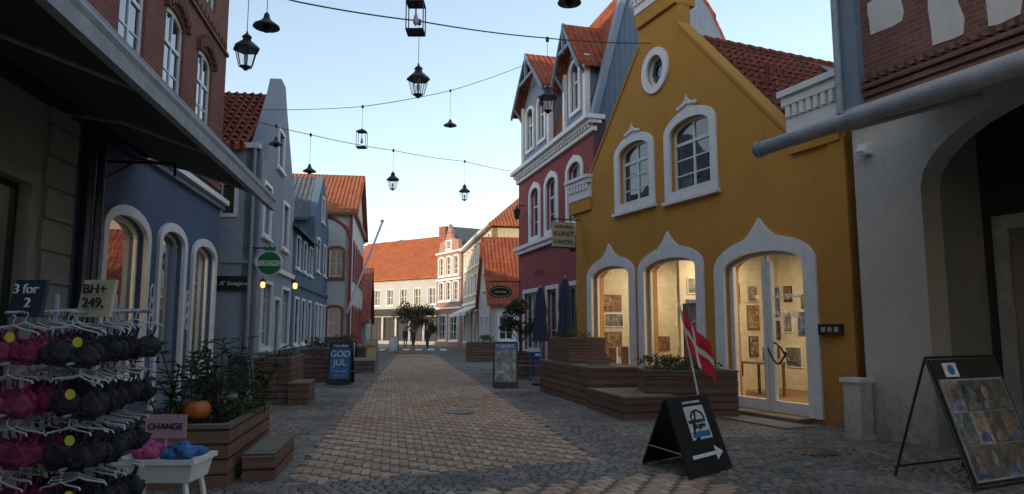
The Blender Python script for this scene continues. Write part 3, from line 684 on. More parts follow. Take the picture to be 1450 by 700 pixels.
for i in range(8): PL.box(I,-11.6+i*.22,-11.45+i*.22,-1.2,-1.0,.4,U(1,2.6),M[random.choice(arts)])
PL.box(I,-11,-10.4,-1.2,-1.1,3.7,3.75,M['ceil']);I.obj('shop_interior',B.e)
B.slab([PL.p(-26.3,.3,13.5),PL.p(-8.9,.3,13.5),PL.p(-8.9,-4.5,16.3),PL.p(-26.3,-4.5,16.3)],.15,M['tile'])
B.slab([PL.p(-26.3,-9.3,13.5),PL.p(-8.9,-9.3,13.5),PL.p(-8.9,-4.5,16.3),PL.p(-26.3,-4.5,16.3)],.15,M['tile'])
B.finish()
A=MB();zi,zo=4.58,3.88;ti,to=.22,2.3;a0,a1=-6.6,-22
q=[PL.p(a0,ti,zi),PL.p(a1,ti,zi),PL.p(a1,to,zo),PL.p(a0,to,zo)]
A.add(q+[(x,y,z+.02) for x,y,z in q],[(0,1,2,3),(4,5,6,7),(0,3,7,4)],M['awn'])
PL.box(A,a1,a0,to-.02,to+.06,zo-.2,zo+.06,M['awnedge']);A.tube(PL.p(a1,to+.02,zo-.02),PL.p(a0+.02,to+.02,zo-.02),.06,M['awnedge'],8)
PL.box(A,a1,a0,.0,ti+.02,zi-.08,zi+.12,M['black'])
for k in (-7.0,-9.5,-12,-14.5):
    A.path([PL.p(k,.2,zi-.15),PL.p(k-.9,1.2,4.1),PL.p(k,to,zo-.02)],.025,M['grey'])
A.tube(PL.p(a0,ti,zi+.01),PL.p(a0,to,zo+.01),.025,M['black'])
A.obj('shop_awning')

# ================================================================ pale inn
L2=FR((-6.91,18.57),(-.155,.988),(.988,.155))
B=Bld('pale_blue_gabled_inn',L2,M['pale'],[(0,0),(6.2,0),(6.2,6.6),(5.6,6.9),(3.9,8.9),(3.5,9.5),(2.7,9.5),(2.3,8.9),(.6,6.9),(0,6.6)])
B.win(.7,1.7,4.3,5.7,tw=.1,vm=1,hm=1);B.win(3.9,4.9,4.3,5.7,tw=.1,vm=1,hm=1);B.win(2.6,3.5,6.7,7.8,tw=.1,vm=1,hm=1)
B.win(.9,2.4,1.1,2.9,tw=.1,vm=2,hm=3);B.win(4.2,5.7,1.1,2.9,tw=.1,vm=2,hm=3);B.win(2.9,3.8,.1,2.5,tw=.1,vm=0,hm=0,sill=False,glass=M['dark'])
L2.box(B.tr,-.04,6.25,-.02,.1,3.35,3.5,M['white'])
sdf=FR((-6.91,18.57),(-.988,-.155),(.155,-.988))
sdf.poly(B.w,[(0,0),(9,0),(9,6.6),(0,6.6)],[arch(.62,1.3,4.7,6.05,6.05)],-.3,.0,M['pale'],back=False)
sdf.poly(B.tr,[(.52,4.6),(1.4,4.6),(1.4,6.15),(.52,6.15)],[arch(.62,1.3,4.7,6.05,6.05)],-.02,.04,M['white']);sdf.poly(B.gl,arch(.62,1.3,4.7,6.05,6.05),[],-.12,-.1,M['glass'],back=False)
sdf.box(B.sh,.94,.98,-.1,-.05,4.7,6.05,M['sash']);sdf.box(B.sh,.62,1.3,-.1,-.05,5.5,5.55,M['sash'])
sdf.box(B.tr,.0,9,-.02,.05,3.35,3.45,M['pale']);sdf.box(B.tr,.0,9,-.02,.04,.0,.5,M['stone'])
sdf.box(B.tr,-.02,9,.0,.16,6.5,6.64,M['white'])
L2.box(B.w,5.95,6.2,-9,-.35,0,6.6,M['pale'])
B.slab([L2.p(-.25,-.36,6.55),L2.p(-.25,-9,6.55),L2.p(3.1,-9,9.1),L2.p(3.1,-.36,9.1)],.12,M['tile'])
for j in range(12):
    k0=j/12;k1=(j+1)/12
    for i in range(32):
        t=-.45-i*.24
        B.rf.tube(L2.p(-.27+3.35*k0,t,6.61+2.55*k0),L2.p(-.25+3.35*k1,t,6.565+2.55*k1),.055,M['tile'],5,.04,False)
B.slab([L2.p(6.4,-.36,6.55),L2.p(6.4,-9,6.55),L2.p(3.1,-9,9.1),L2.p(3.1,-.36,9.1)],.12,M['tile'])
B.tr.tube(sdf.p(.12,.1,.2),sdf.p(.12,.1,6.5),.05,M['grey'],8)
B.finish()
S=MB();sdf.box(S,.06,1.12,.05,.1,2.62,3.0,M['black']);o_=S.obj('inn_name_board')
textobj("Æ' Strøgkro",sdf.p(.52,.11,2.8),rdir(sdf.n),(*sdf.n,0),.145,M['white'],o_)
e=empty('round_hanging_sign');S=MB();c=sdf.p(-.38,.1,3.35)
tf=FR(c[:2],(.988,.155),(.155,-.988))
circ=lambda r,z,n=24:[(r*cos(2*pi*i/n),z+r*sin(2*pi*i/n)) for i in range(n)]
tf.poly(S,circ(.34,3.35),[],-.05,.05,M['white']);tf.poly(S,circ(.31,3.35),[],.05,.06,M['green']);tf.box(S,-.36,.36,.06,.075,3.28,3.42,M['white'])
tf.box(S,-.6,.1,-.02,.02,3.74,3.78,M['black']);tf.poly(S,[(-.12,3.66),(.12,3.66),(.15,3.82),(.06,3.76),(0,3.86),(-.06,3.76),(-.15,3.82)],[],-.03,.03,M['green'])
S.obj('disc',e);textobj('TUBORG',tf.p(0,.08,3.35),(.988,.155,0),(.155,-.988,0),.15,M['green'],e)
for a,t in ((-.28,.35),(-1.05,.0)):
    S=MB();q=sdf.p(a,t,0);S.tube((q[0],q[1],2.95),(q[0]-.1,q[1]+.3,2.95),.015,M['black']);S.lathe((q[0],q[1],2.68),[(.03,0),(.055,.03),(.06,.12),(.04,.15)],M['lampon'],10);S.lathe((q[0],q[1],2.83),[(.11,0),(.02,.1)],M['black'],10);S.obj('wall_lamp')

L3=FR((-7.87,24.7),(-.155,.988),(.988,.155))
B=Bld('slate_blue_house',L3,M['navy'],[(0,0),(11.7,0),(11.7,6.6),(9,9.0),(8.6,9.0),(5.9,6.6),(5.9,5.4),(0,5.4)])
for a in (.8,2.6,4.4,6.8,8.3,9.9): B.win(a,a+.9,1.1,2.7,tw=.1,vm=1,hm=1)
for a in (.8,2.6,4.4): B.win(a,a+.8,3.9,5.0,tw=.08,vm=1,hm=1)
for a in (6.8,9.6): B.win(a,a+1,4.3,5.7,tw=.1,vm=1,hm=1)
B.win(8.3,9.2,6.8,7.9,tw=.1)
L3.box(B.tr,0,11.7,-.02,.08,3.2,3.35,M['navy'])
s3=FR(L3.p(0,0,0)[:2],(-.988,-.155),(.155,-.988))
s3.poly(B.w,[(0,0),(8,0),(8,5.4),(4,8.5),(0,5.4)],[],-.25,0,M['navy'])
B.slab([L3.p(-.2,.25,5.25),L3.p(5.9,.25,5.25),L3.p(5.9,-4,8.5),L3.p(-.2,-4,8.5)],.12,M['slate'])
B.slab([L3.p(-.2,-8.2,5.25),L3.p(5.9,-8.2,5.25),L3.p(5.9,-4,8.5),L3.p(-.2,-4,8.5)],.12,M['slate'])
B.slab([L3.p(5.7,-.3,6.5),L3.p(5.7,-8,6.5),L3.p(8.8,-8,9.0),L3.p(8.8,-.3,9.0)],.12,M['slate'])
B.slab([L3.p(11.9,-.3,6.5),L3.p(11.9,-8,6.5),L3.p(8.8,-8,9.0),L3.p(8.8,-.3,9.0)],.12,M['slate'])
L3.box(B.w,5.9,6.1,-8,-.35,0,6.5,M['navy']);L3.box(B.w,11.5,11.7,-8,-.35,0,6.5,M['navy'])
B.finish()
B=Bld('orange_roofed_rear_house',FR((-11.5,31),(-.155,.988),(.988,.155)),M['ybrick'],[(0,0),(8,0),(8,7.2),(0,7.2)])
f=B.f;B.slab([f.p(-.2,.3,7.1),f.p(8,.3,7.1),f.p(8,-3.5,10.2),f.p(-.2,-3.5,10.2)],.12,M['tileo'])
FR(f.p(0,0,0)[:2],(-.988,-.155),(.155,-.988)).poly(B.w,[(0,0),(7,0),(7,7.2),(3.5,10.1),(0,7.2)],[],-.2,0,M['ybrick']);B.finish()
L4=FR((-8.45,36.3),(-.16,.987),(.987,.16))
B=Bld('white_gabled_house_with_red_trim',L4,M['whitew'],[(0,0),(11.5,0),(11.5,7.8),(0,7.8)])
for a in (1,3.2,5.4,7.6,9.6):
    for z in (.9,4.4): B.win(a,a+1,z,z+1.7,z+1.9,tw=.14,tm=M['trimred'],vm=1,hm=1)
L4.box(B.tr,-.1,11.6,-.1,.2,7.7,7.9,M['trimred'])
s4=FR((-8.45,36.3),(-.987,-.16),(.16,-.987));B.f=s4;keep=B.holes;B.holes=[]
B.win(.45,1.15,4.3,5.7,5.85,tw=.1,tm=M['trimred'],vm=1,hm=1);B.win(.45,1.15,1.2,2.6,2.75,tw=.1,tm=M['trimred'],vm=1,hm=1);B.win(1.9,2.6,4.3,5.7,5.85,tw=.1,tm=M['trimred'],vm=1,hm=1)
s4.poly(B.w,[(0,0),(8,0),(8,7.8),(0,7.8)],B.holes,-.3,0,M['whitew'],back=False);B.f=L4;B.holes=keep
pts=[s4.p(1.6+1.5*cos(pi*i/16),.03,6.2+1.3*sin(pi*i/16)) for i in range(17)]
B.tr.path(pts,.08,M['trimred'],5)
for a in (.05,3.1): s4.box(B.tr,a-.06,a+.1,0,.05,0,7.7,M['trimred'])
B.slab([L4.p(-.3,.3,7.7),L4.p(-.3,-8,7.7),L4.p(5.7,-8,11.0),L4.p(5.7,.3,11.0)],.12,M['tileo'])
B.slab([L4.p(11.8,.3,7.7),L4.p(11.8,-8,7.7),L4.p(5.7,-8,11.0),L4.p(5.7,.3,11.0)],.12,M['tileo'])
L4.poly(B.w,[(0,7.8),(11.5,7.8),(5.7,10.9)],[],-.3,0,M['whitew']);L4.box(B.w,11.2,11.5,-8,-.35,0,7.8,M['whitew'])
B.finish()
S=MB();S.tube((-8.6,36.1,2.4),(-6.75,35.6,7.1),.055,M['white'],8);S.lathe((-6.75,35.6,7.08),[(.02,0),(.1,.06),(.1,.12),(.01,.2)],M['tag'],10);S.tube((-8.42,36.05,2.85),(-8.6,36.3,2.4),.025,M['black']);S.tube((-8.6,36.1,2.4),(-8.6,36.3,2.4),.05,M['black']);S.obj('wall_flagpole')
L5=FR((-10.5,50),(-.16,.987),(.987,.16))
B=Bld('low_tiled_outbuilding',L5,M['whitew'],[(0,0),(9,0),(9,2.4),(0,2.4)])
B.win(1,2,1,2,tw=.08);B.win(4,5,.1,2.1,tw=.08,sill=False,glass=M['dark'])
s5=FR((-10.5,50),(-.987,-.16),(.16,-.987));s5.poly(B.w,[(0,0),(9,0),(9,2.2),(0,2.2)],[],-.3,0,M['whitew'])
B.slab([L5.p(-.4,.3,2.1),L5.p(-.4,-9,2.1),L5.p(4.5,-9,6.4),L5.p(4.5,.3,6.4)],.12,M['tileb'])
B.slab([L5.p(9.4,.3,2.1),L5.p(9.4,-9,2.1),L5.p(4.5,-9,6.4),L5.p(4.5,.3,6.4)],.12,M['tileb'])
L5.poly(B.w,[(0,2.4),(9,2.4),(4.5,6.3)],[],-.3,0,M['tileb']);B.finish()
# ================================================================ right far
R4=FR((-1.2,38),(-.17,.985),(-.985,-.17))
B=Bld('small_tiled_cottage',R4,M['whitew'],[(0,0),(5,0),(5,3.2),(2.5,6.9),(0,3.2)])
B.win(.7,1.6,1,2.3,tw=.08);B.win(3,3.9,1,2.3,tw=.08);B.win(2,2.9,3.9,4.8,tw=.08)
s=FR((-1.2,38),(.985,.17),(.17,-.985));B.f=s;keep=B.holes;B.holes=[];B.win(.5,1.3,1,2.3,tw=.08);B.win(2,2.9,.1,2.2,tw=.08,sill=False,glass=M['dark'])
s.poly(B.w,[(0,0),(7,0),(7,3.2),(0,3.2)],B.holes,-.3,0,M['whitew'],back=False);B.f=R4;B.holes=keep
B.slab([R4.p(-.3,.2,2.95),R4.p(-.3,-7,2.95),R4.p(2.5,-7,7),R4.p(2.5,.2,7)],.12,M['tile']);B.slab([R4.p(5.3,.2,2.95),R4.p(5.3,-7,2.95),R4.p(2.5,-7,7),R4.p(2.5,.2,7)],.12,M['tile']);B.finish()
R5=FR((-1.26,44),(-.185,.983),(-.983,-.185))
B=Bld('cream_townhouse',R5,M['yellowp'],[(0,0),(16,0),(16,8.3),(0,8.3)])
for i in range(7):
    a=.8+i*2.15
    for z in (4.3,6.4): B.win(a,a+1.1,z,z+1.4,tw=.1,vm=1,hm=1)
    B.win(a-.2,a+1.4,.6,2.9,tw=.1,vm=1,hm=0)
R5.box(B.tr,-.1,16.1,-.1,.3,8.2,8.45,M['white']);R5.box(B.tr,0,16,-.02,.12,3.5,3.7,M['white'])
s=FR((-1.26,44),(.983,.185),(.185,-.983));s.poly(B.w,[(0,0),(10,0),(10,8.3),(0,8.3)],[],-.3,0,M['yellowp'])
B.slab([R5.p(-.3,.3,8.3),R5.p(-.3,-10,8.3),R5.p(5,-10,12.6),R5.p(5,-4.5,12.6)],.15,M['tileo'])
B.slab([R5.p(16.3,.3,8.3),R5.p(16.3,-10,8.3),R5.p(11,-10,12.6),R5.p(11,-4.5,12.6)],.15,M['tileo'])
B.slab([R5.p(-.3,.3,8.3),R5.p(16.3,.3,8.3),R5.p(11,-4.5,12.6),R5.p(5,-4.5,12.6)],.15,M['tileo'])
R5.box(B.w,4,5,-6,-5,12,14,M['brick'])
B.finish()
S=MB()
for a in (4,8,12):
    q=[R5.p(a,.0,3.4),R5.p(a+3,.0,3.4),R5.p(a+3,1.2,2.8),R5.p(a,1.2,2.8)];S.box8([(x,y,z-.03) for x,y,z in q]+q,M['whitecloth']);R5.box(S,a,a+3,1.18,1.21,2.55,2.8,M['whitecloth'])
S.obj('shop_awning')
R6=FR((-4.5,61),(-.52,.855),(-.855,-.52))
B=Bld('gabled_townhouse_with_white_bands',R6,M['ybrick'],[(0,0),(5,0),(5,8.6),(4.6,8.6),(4.4,9.6),(3.2,9.8),(2.5,11.2),(1.8,9.8),(.6,9.6),(.4,8.6),(0,8.6)])
for a in (.5,2.0,3.5):
    for z in (4.2,6.5): B.win(a,a+1,z,z+1.5,z+1.65,tw=.12)
B.win(2,3,8.9,9.6,tw=.1);B.win(.5,2.2,.6,2.8,tw=.1,vm=2);B.win(2.9,4.5,.6,2.8,tw=.1,vm=2)
for z in (3.4,6.0,8.5): R6.box(B.tr,-.05,5.05,-.02,.14,z,z+.16,M['white'])
B.body(0,5,8.6,8);B.slab([R6.p(-.1,-.3,8.5),R6.p(-.1,-8,8.5),R6.p(2.5,-8,11),R6.p(2.5,-.3,11)],.1,M['slate']);B.slab([R6.p(5.1,-.3,8.5),R6.p(5.1,-8,8.5),R6.p(2.5,-8,11),R6.p(2.5,-.3,11)],.1,M['slate']);B.finish()
C=FR((-7.2,70),(-.80,.60),(-.60,-.80))
B=Bld('long_tiled_corner_house',C,M['greyp'],[(0,0),(17,0),(17,6.9),(0,6.9)])
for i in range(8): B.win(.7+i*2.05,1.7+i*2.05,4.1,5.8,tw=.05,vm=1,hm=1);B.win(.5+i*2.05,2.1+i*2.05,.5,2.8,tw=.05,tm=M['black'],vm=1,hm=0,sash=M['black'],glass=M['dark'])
C.box(B.tr,-.1,17.1,-.02,.3,3.0,3.7,M['black']);C.box(B.tr,-.1,17.1,-.02,.2,6.8,7.0,M['white'])
B.slab([C.p(-.3,.4,6.9),C.p(17.3,.4,6.9),C.p(17.3,-5.5,12),C.p(-.3,-5.5,12)],.15,M['tileo']);B.slab([C.p(-.3,-11,6.9),C.p(17.3,-11,6.9),C.p(17.3,-5.5,12),C.p(-.3,-5.5,12)],.15,M['tileo'])
B.body(0,17,6.9,10.8)
FR(C.p(17,0,0)[:2],-C.n,C.d).poly(B.w,[(0,6.9),(11,6.9),(5.5,11.9)],[],-.3,0,M['yellowp'])
C.box(B.w,4,5,-6,-5,11.5,13,M['brick']);B.finish()
for (o,d,n,w,h,mt) in (((-5.5,-14),(1,.1),(-.1,1),9,12,'yellowp'),((5.0,-14),(1,0),(0,1),12,11,'whitew')):  # unseen houses behind the camera, added to block the low sun
    fr=FR(o,d,n)
    B=Bld('townhouse',fr,M[mt],[(0,0),(w,0),(w,h),(0,h)])
    for i in range(int(w/2.2)):
        for z in (.9,4.3,7.3): B.win(.6+i*2.2,1.8+i*2.2,z,z+1.8,tw=.12)
    B.body(0,w,h,8);B.slab([fr.p(-.2,.3,h),fr.p(w+.2,.3,h),fr.p(w+.2,-4,h+3),fr.p(-.2,-4,h+3)],.15,M['tile']);B.finish()

# ================================================================ foliage helpers
def leaves(mb,c,rad,n,size,mat,shape=1.0):
    for i in range(n):
        while True:
            x,y,z=U(-1,1),U(-1,1),U(-1,1);rr=x*x+y*y+z*z
            if rr<1 and rr>.15*R(): break
        p=Vector((c[0]+x*rad[0],c[1]+y*rad[1],c[2]+z*rad[2]))
        d=Vector((U(-1,1),U(-1,1),U(-.6,1))).normalized();s=size*U(.6,1.3);q=d.orthogonal().normalized();q.rotate(Matrix.Rotation(U(0,6.28),3,d))
        mb.add([p-d*s*.5,p+q*s*.28,p+d*s*.5,p-q*s*.28],[(0,1,2,3)],mat)
def shrub(name,x,y,z,w,d,h,n=260,size=.07,mat='leaf',twigs=6):
    mb=MB()
    for k in range(twigs):
        a=U(0,6.28);tx,ty=x+U(-w,w)*.35,y+U(-d,d)*.35
        mb.tube((tx,ty,z),(tx+cos(a)*w*.25,ty+sin(a)*d*.25,z+h*U(.6,.95)),.012,M['bark'],5,.004)
    for k in range(7):
        leaves(mb,(x+U(-w,w)*.32,y+U(-d,d)*.32,z+h*U(.25,.8)),(w*.28,d*.28,h*.27),n//7,size,M[mat])
    return mb.obj(name)
def longleaf(mb,x,y,z,h,lean,mat,n=7):
    top=Vector((x+lean[0],y+lean[1],z+h));base=Vector((x,y,z))
    pts=[base.lerp(top,t)+Vector((0,0,-.12*t*t*h)) for t in [i/7 for i in range(8)]]
    mb.path(pts,.009,M['bark'],4)
    for i,p in enumerate(pts[1:]):
        for s_ in range(4):
            a=U(0,6.28);d=Vector((cos(a),sin(a),U(.1,.7))).normalized();L=U(.12,.22);q=d.cross(Zv).normalized()
            tip=p+d*L+Vector((0,0,-.03));mid=p+d*L*.5
            mb.add([p,mid+q*.03,tip,mid-q*.03],[(0,1,2,3)],mat)
def planter(name,q,h,mat='wood',soil=True,z0=0):
    mb=MB();c=Vector((sum(p[0] for p in q)/4,sum(p[1] for p in q)/4))
    inn=[tuple(c+(Vector(p)-c)*(1-.12/max(.3,(Vector(p)-c).length))) for p in q]
    core=[tuple(c+(Vector(p)-c)*(1-.03/max(.3,(Vector(p)-c).length))) for p in q]
    mb.add([(x,y,z0) for x,y in core]+[(x,y,z0+h-.05) for x,y in core],[(0,1,5,4),(1,2,6,5),(2,3,7,6),(3,0,4,7)],M['dark'])
    nb=max(2,int(round((h-.04)/.145)));bh=(h-.04)/nb
    for i in range(nb):
        za=z0+i*bh+.005;zb=z0+(i+1)*bh-.005;j_=U(-.004,.004)
        qq=[tuple(c+(Vector(p)-c)*(1+j_)) for p in q]
        mb.add([(x,y,za) for x,y in qq]+[(x,y,zb) for x,y in qq],[(0,1,5,4),(1,2,6,5),(2,3,7,6),(3,0,4,7)],M[mat])
    out=[tuple(c+(Vector(p)-c)*(1+.02/(Vector(p)-c).length)) for p in q]
    if soil:
        vs=[(x,y,z0+h-.04) for x,y in out]+[(x,y,z0+h) for x,y in out]+[(x,y,z0+h) for x,y in inn]+[(x,y,z0+h-.1) for x,y in inn]
        fs=[]
        for i in range(4):
            j=(i+1)%4;fs+=[(i,j,4+j,4+i),(4+i,4+j,8+j,8+i),(8+i,8+j,12+j,12+i)]
        mb.add(vs,fs,M['woodg']);mb.add([(x,y,z0+h-.08) for x,y in inn],[(0,1,2,3)],M['soil'])
    else:
        mb.box8([(x,y,z0+h-.04) for x,y in out]+[(x,y,z0+h) for x,y in out],M['woodg'])
    return mb.obj(name)
sdv=Vector((-.155,.988));slv=Vector((.988,.155))
def rect(x,y,w,l):
    o=Vector((x,y));return [tuple(o),tuple(o+slv*w),tuple(o+slv*w+sdv*l),tuple(o+sdv*l)]
planter('wooden_planter',rect(-4.0,7.0,1.15,2.2),.64);planter('wooden_step_seat',rect(-2.82,7.45,.33,1.3),.3,soil=False)
pl=MB()
for i in range(26):
    longleaf(pl,U(-3.95,-3.0),U(7.4,8.9),.56,U(.45,1.05),(U(-.45,.45),U(-.2,.2)),M['leaf'])
leaves(pl,(-3.4,8.0,.68),(.5,.8,.12),360,.07,M['leaf']);pl.obj('planter_shrub')
pk=MB();n=40;vs=[];fs=[];c=(-3.3,7.4,.76)
for j in range(13):
    ph=pi*j/12
    for i in range(n):
        th=2*pi*i/n;r=.13*(1+.07*abs(sin(th*4)))*sin(ph)**.8;vs.append((c[0]+r*cos(th),c[1]+r*sin(th),c[2]+.105*cos(ph)*(1-.15*(sin(ph)<.3))))
for j in range(12):
    for i in range(n): fs.append((j*n+i,j*n+(i+1)%n,(j+1)*n+(i+1)%n,(j+1)*n+i))
pk.add(vs,fs,M['pumpkin']);pk.tube((c[0],c[1],c[2]+.08),(c[0]+.02,c[1],c[2]+.16),.02,M['bark'],6,.014);pk.obj('pumpkin',smooth=True)
planter('wooden_planter',rect(-5.45,14.8,.75,2.0),1.0);planter('wooden_planter_seat',rect(-4.68,14.7,.42,1.1),.48,soil=False)
shrub('planter_heather',-5.2,15.8,.9,.6,1.8,.28,300,.05,'heather')
planter('wooden_planter',rect(-7.2,23.8,1.3,1.4),.9);shrub('planter_shrub',-6.7,24.6,.8,1.2,1.2,.6,420,.09)
planter('wooden_planter',rect(-6.3,21.0,.9,1.8),.75,'wood');shrub('planter_shrub',-6.0,22,.7,.8,1.6,.3,300,.06,'heather')
planter('wooden_terrace_seat',rect(-6.0,25.5,1.0,3),.45,'woodg',False);planter('wooden_planter',rect(-7.3,29,1.2,1.5),.85);shrub('planter_shrub',-7,29.8,.8,1.1,1.2,.6,350,.1)
planter('wooden_planter_bench',[(.72,18.05),(1.6,14.3),(2.75,14.55),(1.85,18.3)][::-1],.82,'wood',False)
planter('wooden_planter',[(.95,17.7),(1.3,15.9),(2.15,16.1),(1.8,17.9)][::-1],.58,z0=.825);shrub('planter_heather',1.55,16.9,1.36,.7,1.5,.25,420,.05,'leaf')
planter('wooden_seat_step',[(1.52,14.25),(1.95,12.35),(2.9,12.6),(2.62,14.2)][::-1],.42,'wood',False)
planter('wooden_planter',[(2.45,13.0),(4.1,12.75),(4.0,13.6),(2.5,14.0)][::-1],.85);shrub('planter_shrub',3.2,13.3,.78,1.4,.7,.36,900,.07,'leaf',14)
S=MB();S.box((1.85,15.1,.87),(.5,.3,.02),M['woodg'])
for dx in (-.25,.25): S.box((1.85+dx,15.1,.91),(.02,.3,.08),M['woodg'])
for dy in (-.15,.15): S.box((1.85,15.1+dy,.91),(.5,.02,.08),M['woodg'])
for i in range(5): S.box((1.7+i*.07,15.1,.93),(.05,.2,.1),M[random.choice(arts)])
S.obj('wooden_tray')
planter('wooden_planter',rect(-2.1,34.2,1.2,1.6),.95);shrub('planter_shrub',-1.5,35,.9,1.1,1.3,.4,300,.09)
planter('wooden_planter',rect(-.3,23.6,1.1,1.8),.8)
planter('wooden_seat_step',rect(-.35,22.4,.9,1.1),.42,'wood',False)
S=MB()
cx_,cy_=.75,21.6
for dx in (-.2,.2):
    for dy in (-.2,.2): S.tube((cx_+dx,cy_+dy,0),(cx_+dx*.9,cy_+dy*.9,.45),.018,M['poster'],6)
    S.tube((cx_+dx,cy_+.2,.45),(cx_+dx,cy_+.27,.9),.018,M['poster'],6)
S.box((cx_,cy_,.46),(.44,.44,.03),M['poster'])
for z in (.62,.74,.86): S.box((cx_,cy_+.25,z),(.42,.02,.06),M['poster'])
S.obj('cafe_chair')
def tree(name,x,y,z,h,w,n,size,mat='leaf',tr=.05):
    mb=MB();mb.tube((x,y,z),(x+U(-.1,.1),y,z+h*.5),tr,M['bark'],7,tr*.6)
    for k in range(14):
        a=U(0,6.28);e=Vector((x+cos(a)*w*U(.3,.9),y+sin(a)*w*U(.3,.9),z+h*U(.42,.95)))
        mb.tube((x,y,z+h*.2),e,tr*.4,M['bark'],5,tr*.1);leaves(mb,e,(w*.33,w*.33,h*.13),n//14,size,M[mat])
    return mb.obj(name)
tree('potted_olive_tree',.30,24.2,.75,1.9,.85,1800,.12,'leaf')
tree('street_tree',-9.2,65,0,3.9,1.9,2200,.22,'leafd',.08);tree('street_tree',-7.8,64.5,0,3.4,1.1,1100,.2,'leafd',.06)
dt=MB()
for i in range(40): leaves(dt,(U(-45,-12),U(105,120),U(8,14)),(4,4,3),90,1.1,M['leafd'])
dt.obj('distant_trees')
h=MB();vs=[];n=40
for j in range(8):
    for i in range(n): 
        x=-140+i*7;vs.append((x,125+j*14,(9+3*sin(i*.4)+2*sin(i*1.1))*sin(pi*min(1,(j+.0)/7)*.5)))
h.add(vs,[(j*n+i,j*n+i+1,(j+1)*n+i+1,(j+1)*n+i) for j in range(7) for i in range(n-1)],M['leafd']);h.obj('hill')
# ================================================================ street furniture
def aboard(name,fl,fr_,bl,br,tl,tr_,cols,thick=.03,head=None):
    e=empty(name);mb=MB();fl,fr_,bl,br,tl,tr_=map(Vector,(fl,fr_,bl,br,tl,tr_))
    def panel(a,b,c,d,m,off=0,th=thick,u0=0,u1=1,v0=0,v1=1):
        n=(b-a).cross(d-a).normalized()
        if n.y>0 : n=-n
        q=[]
        for u,v in ((u0,v0),(u1,v0),(u1,v1),(u0,v1)):
            q.append(a.lerp(b,u).lerp(d.lerp(c,u),v))
        lo=[p+n*off for p in q];hi=[p+n*(off+th) for p in q];mb.box8([tuple(p) for p in lo]+[tuple(p) for p in hi],m)
        return n,q
    n,_=panel(fl,fr_,tr_,tl,cols[0])
    panel(bl,br,tr_,tl,cols[0],-thick)
    if len(cols)>1: panel(fl,fr_,tr_,tl,cols[1],thick,.004,.08,.92,.12,.94)
    mb.tube(fl.lerp(tl,.3),bl.lerp(tl,.3),.008,M['grey']);mb.tube(fr_.lerp(tr_,.3),br.lerp(tr_,.3),.008,M['grey'])
    def at(u,v,off=.04): return fl.lerp(fr_,u).lerp(tl.lerp(tr_,u),v)+n*off
    rt=(fr_-fl).normalized();return e,mb,panel,at,rt,n,(fl,fr_,tr_,tl)
e,mb,panel,at,rt,n,Q=aboard('arrow_a_board',(1.86,7.52,.02),(2.51,8.18,.02),(1.55,8.42,.02),(2.25,9.02,.02),(1.74,8.02,.80),(2.36,8.62,.80),[M['black']],.025)
panel(*Q,M['posterw'],.025,.004,.30,.78,.42,.86);panel(*Q,M['poster'],.029,.002,.33,.75,.45,.52)
n3,q=panel(*Q,M['white'],.025,.004,.18,.72,.20,.245)
a=at(.72,.13,.031);b=at(.72,.32,.031);c=at(.9,.22,.031);mb.add([a,b,c],[(0,1,2)],M['white'])
mb.path([at(.38+.02*i,.5+.3*i/8+.03*sin(i*2),.034) for i in range(9)],.012,M['black'],5)
mb.path([at(.55+.16*cos(i*.7),.68+.12*sin(i*.7),.034) for i in range(8)],.012,M['black'],5)
mb.obj('board',e)
textobj('INDEPENDENT\nART EVENT',at(.53,.62,.036),rt,n,.055,M['black'],e);textobj('GALLERI OG RAMMER',at(.52,.91,.034),rt,n,.04,M['white'],e)
def sboard(name,x0,x1,y,h,col,back,lines,hd=None,slant=.28):
    e,mb,panel,at,rt,n,Q=aboard(name,(x0,y,.03),(x1,y,.03),(x0,y+2*slant,.03),(x1,y+2*slant,.03),(x0,y+slant,h),(x1,y+slant,h),[back,col])
    if hd: panel(*Q,hd[1],.035,.003,.08,.92,.83,.95)
    mb.obj('board',e)
    for tx,v,sz,mt in lines: textobj(tx,at(.5,v,.045),rt,n,sz,mt,e)
    return e
sboard('pub_a_board',-.52,.16,18.9,1.25,M['art5'],M['black'],[('TUBORG',.89,.13,M['white'])],hd=(1,M['poster']))
sboard('christmas_a_board',-5.3,-4.63,20.1,1.22,M['poster'],M['black'],[('GOD\nJUL',.60,.25,M['white']),('3 retter mad',.30,.08,M['white']),('buffet 199,-',.2,.07,M['tag']),('Nordisk',.9,.13,M['white'])],hd=(1,M['dblue']))
sboard('yellow_a_board',-6.95,-6.3,32.5,1.1,M['posteryl'],M['grey'],[('MENU',.7,.2,M['black'])])
sboard('cafe_a_board',-6.9,-6.4,28.5,1.1,M['posterw'],M['black'],[('CAFE',.7,.18,M['black'])])
sboard('small_a_board',-8.2,-7.6,46.5,1.1,M['posterw'],M['grey'],[])
e=empty('gallery_poster_stand');mb=MB()
fl=Vector((4.50,6.95,.02));u=Vector((.9,.42,0)).normalized();bk_=Vector((-.42,.9,0)).normalized();Wd=1.15
tl=fl+bk_*.42+Vector((0,0,1.28));bl=fl+bk_*.85
def at2(a,v,off=0): 
    n=(u.cross(tl-fl)).normalized()
    if n.y>0:n=-n
    return fl+u*a+(tl-fl)*v+n*off
for a in (0,Wd): mb.tube(fl+u*a,tl+u*a,.014,M['black']);mb.tube(bl+u*a,tl+u*a,.014,M['black'])
mb.tube(tl,tl+u*Wd,.014,M['black']);mb.tube(at2(0,.02),at2(Wd,.02),.012,M['black']);mb.tube(bl+Vector((0,0,.1)),bl+u*Wd+Vector((0,0,.1)),.012,M['black'])
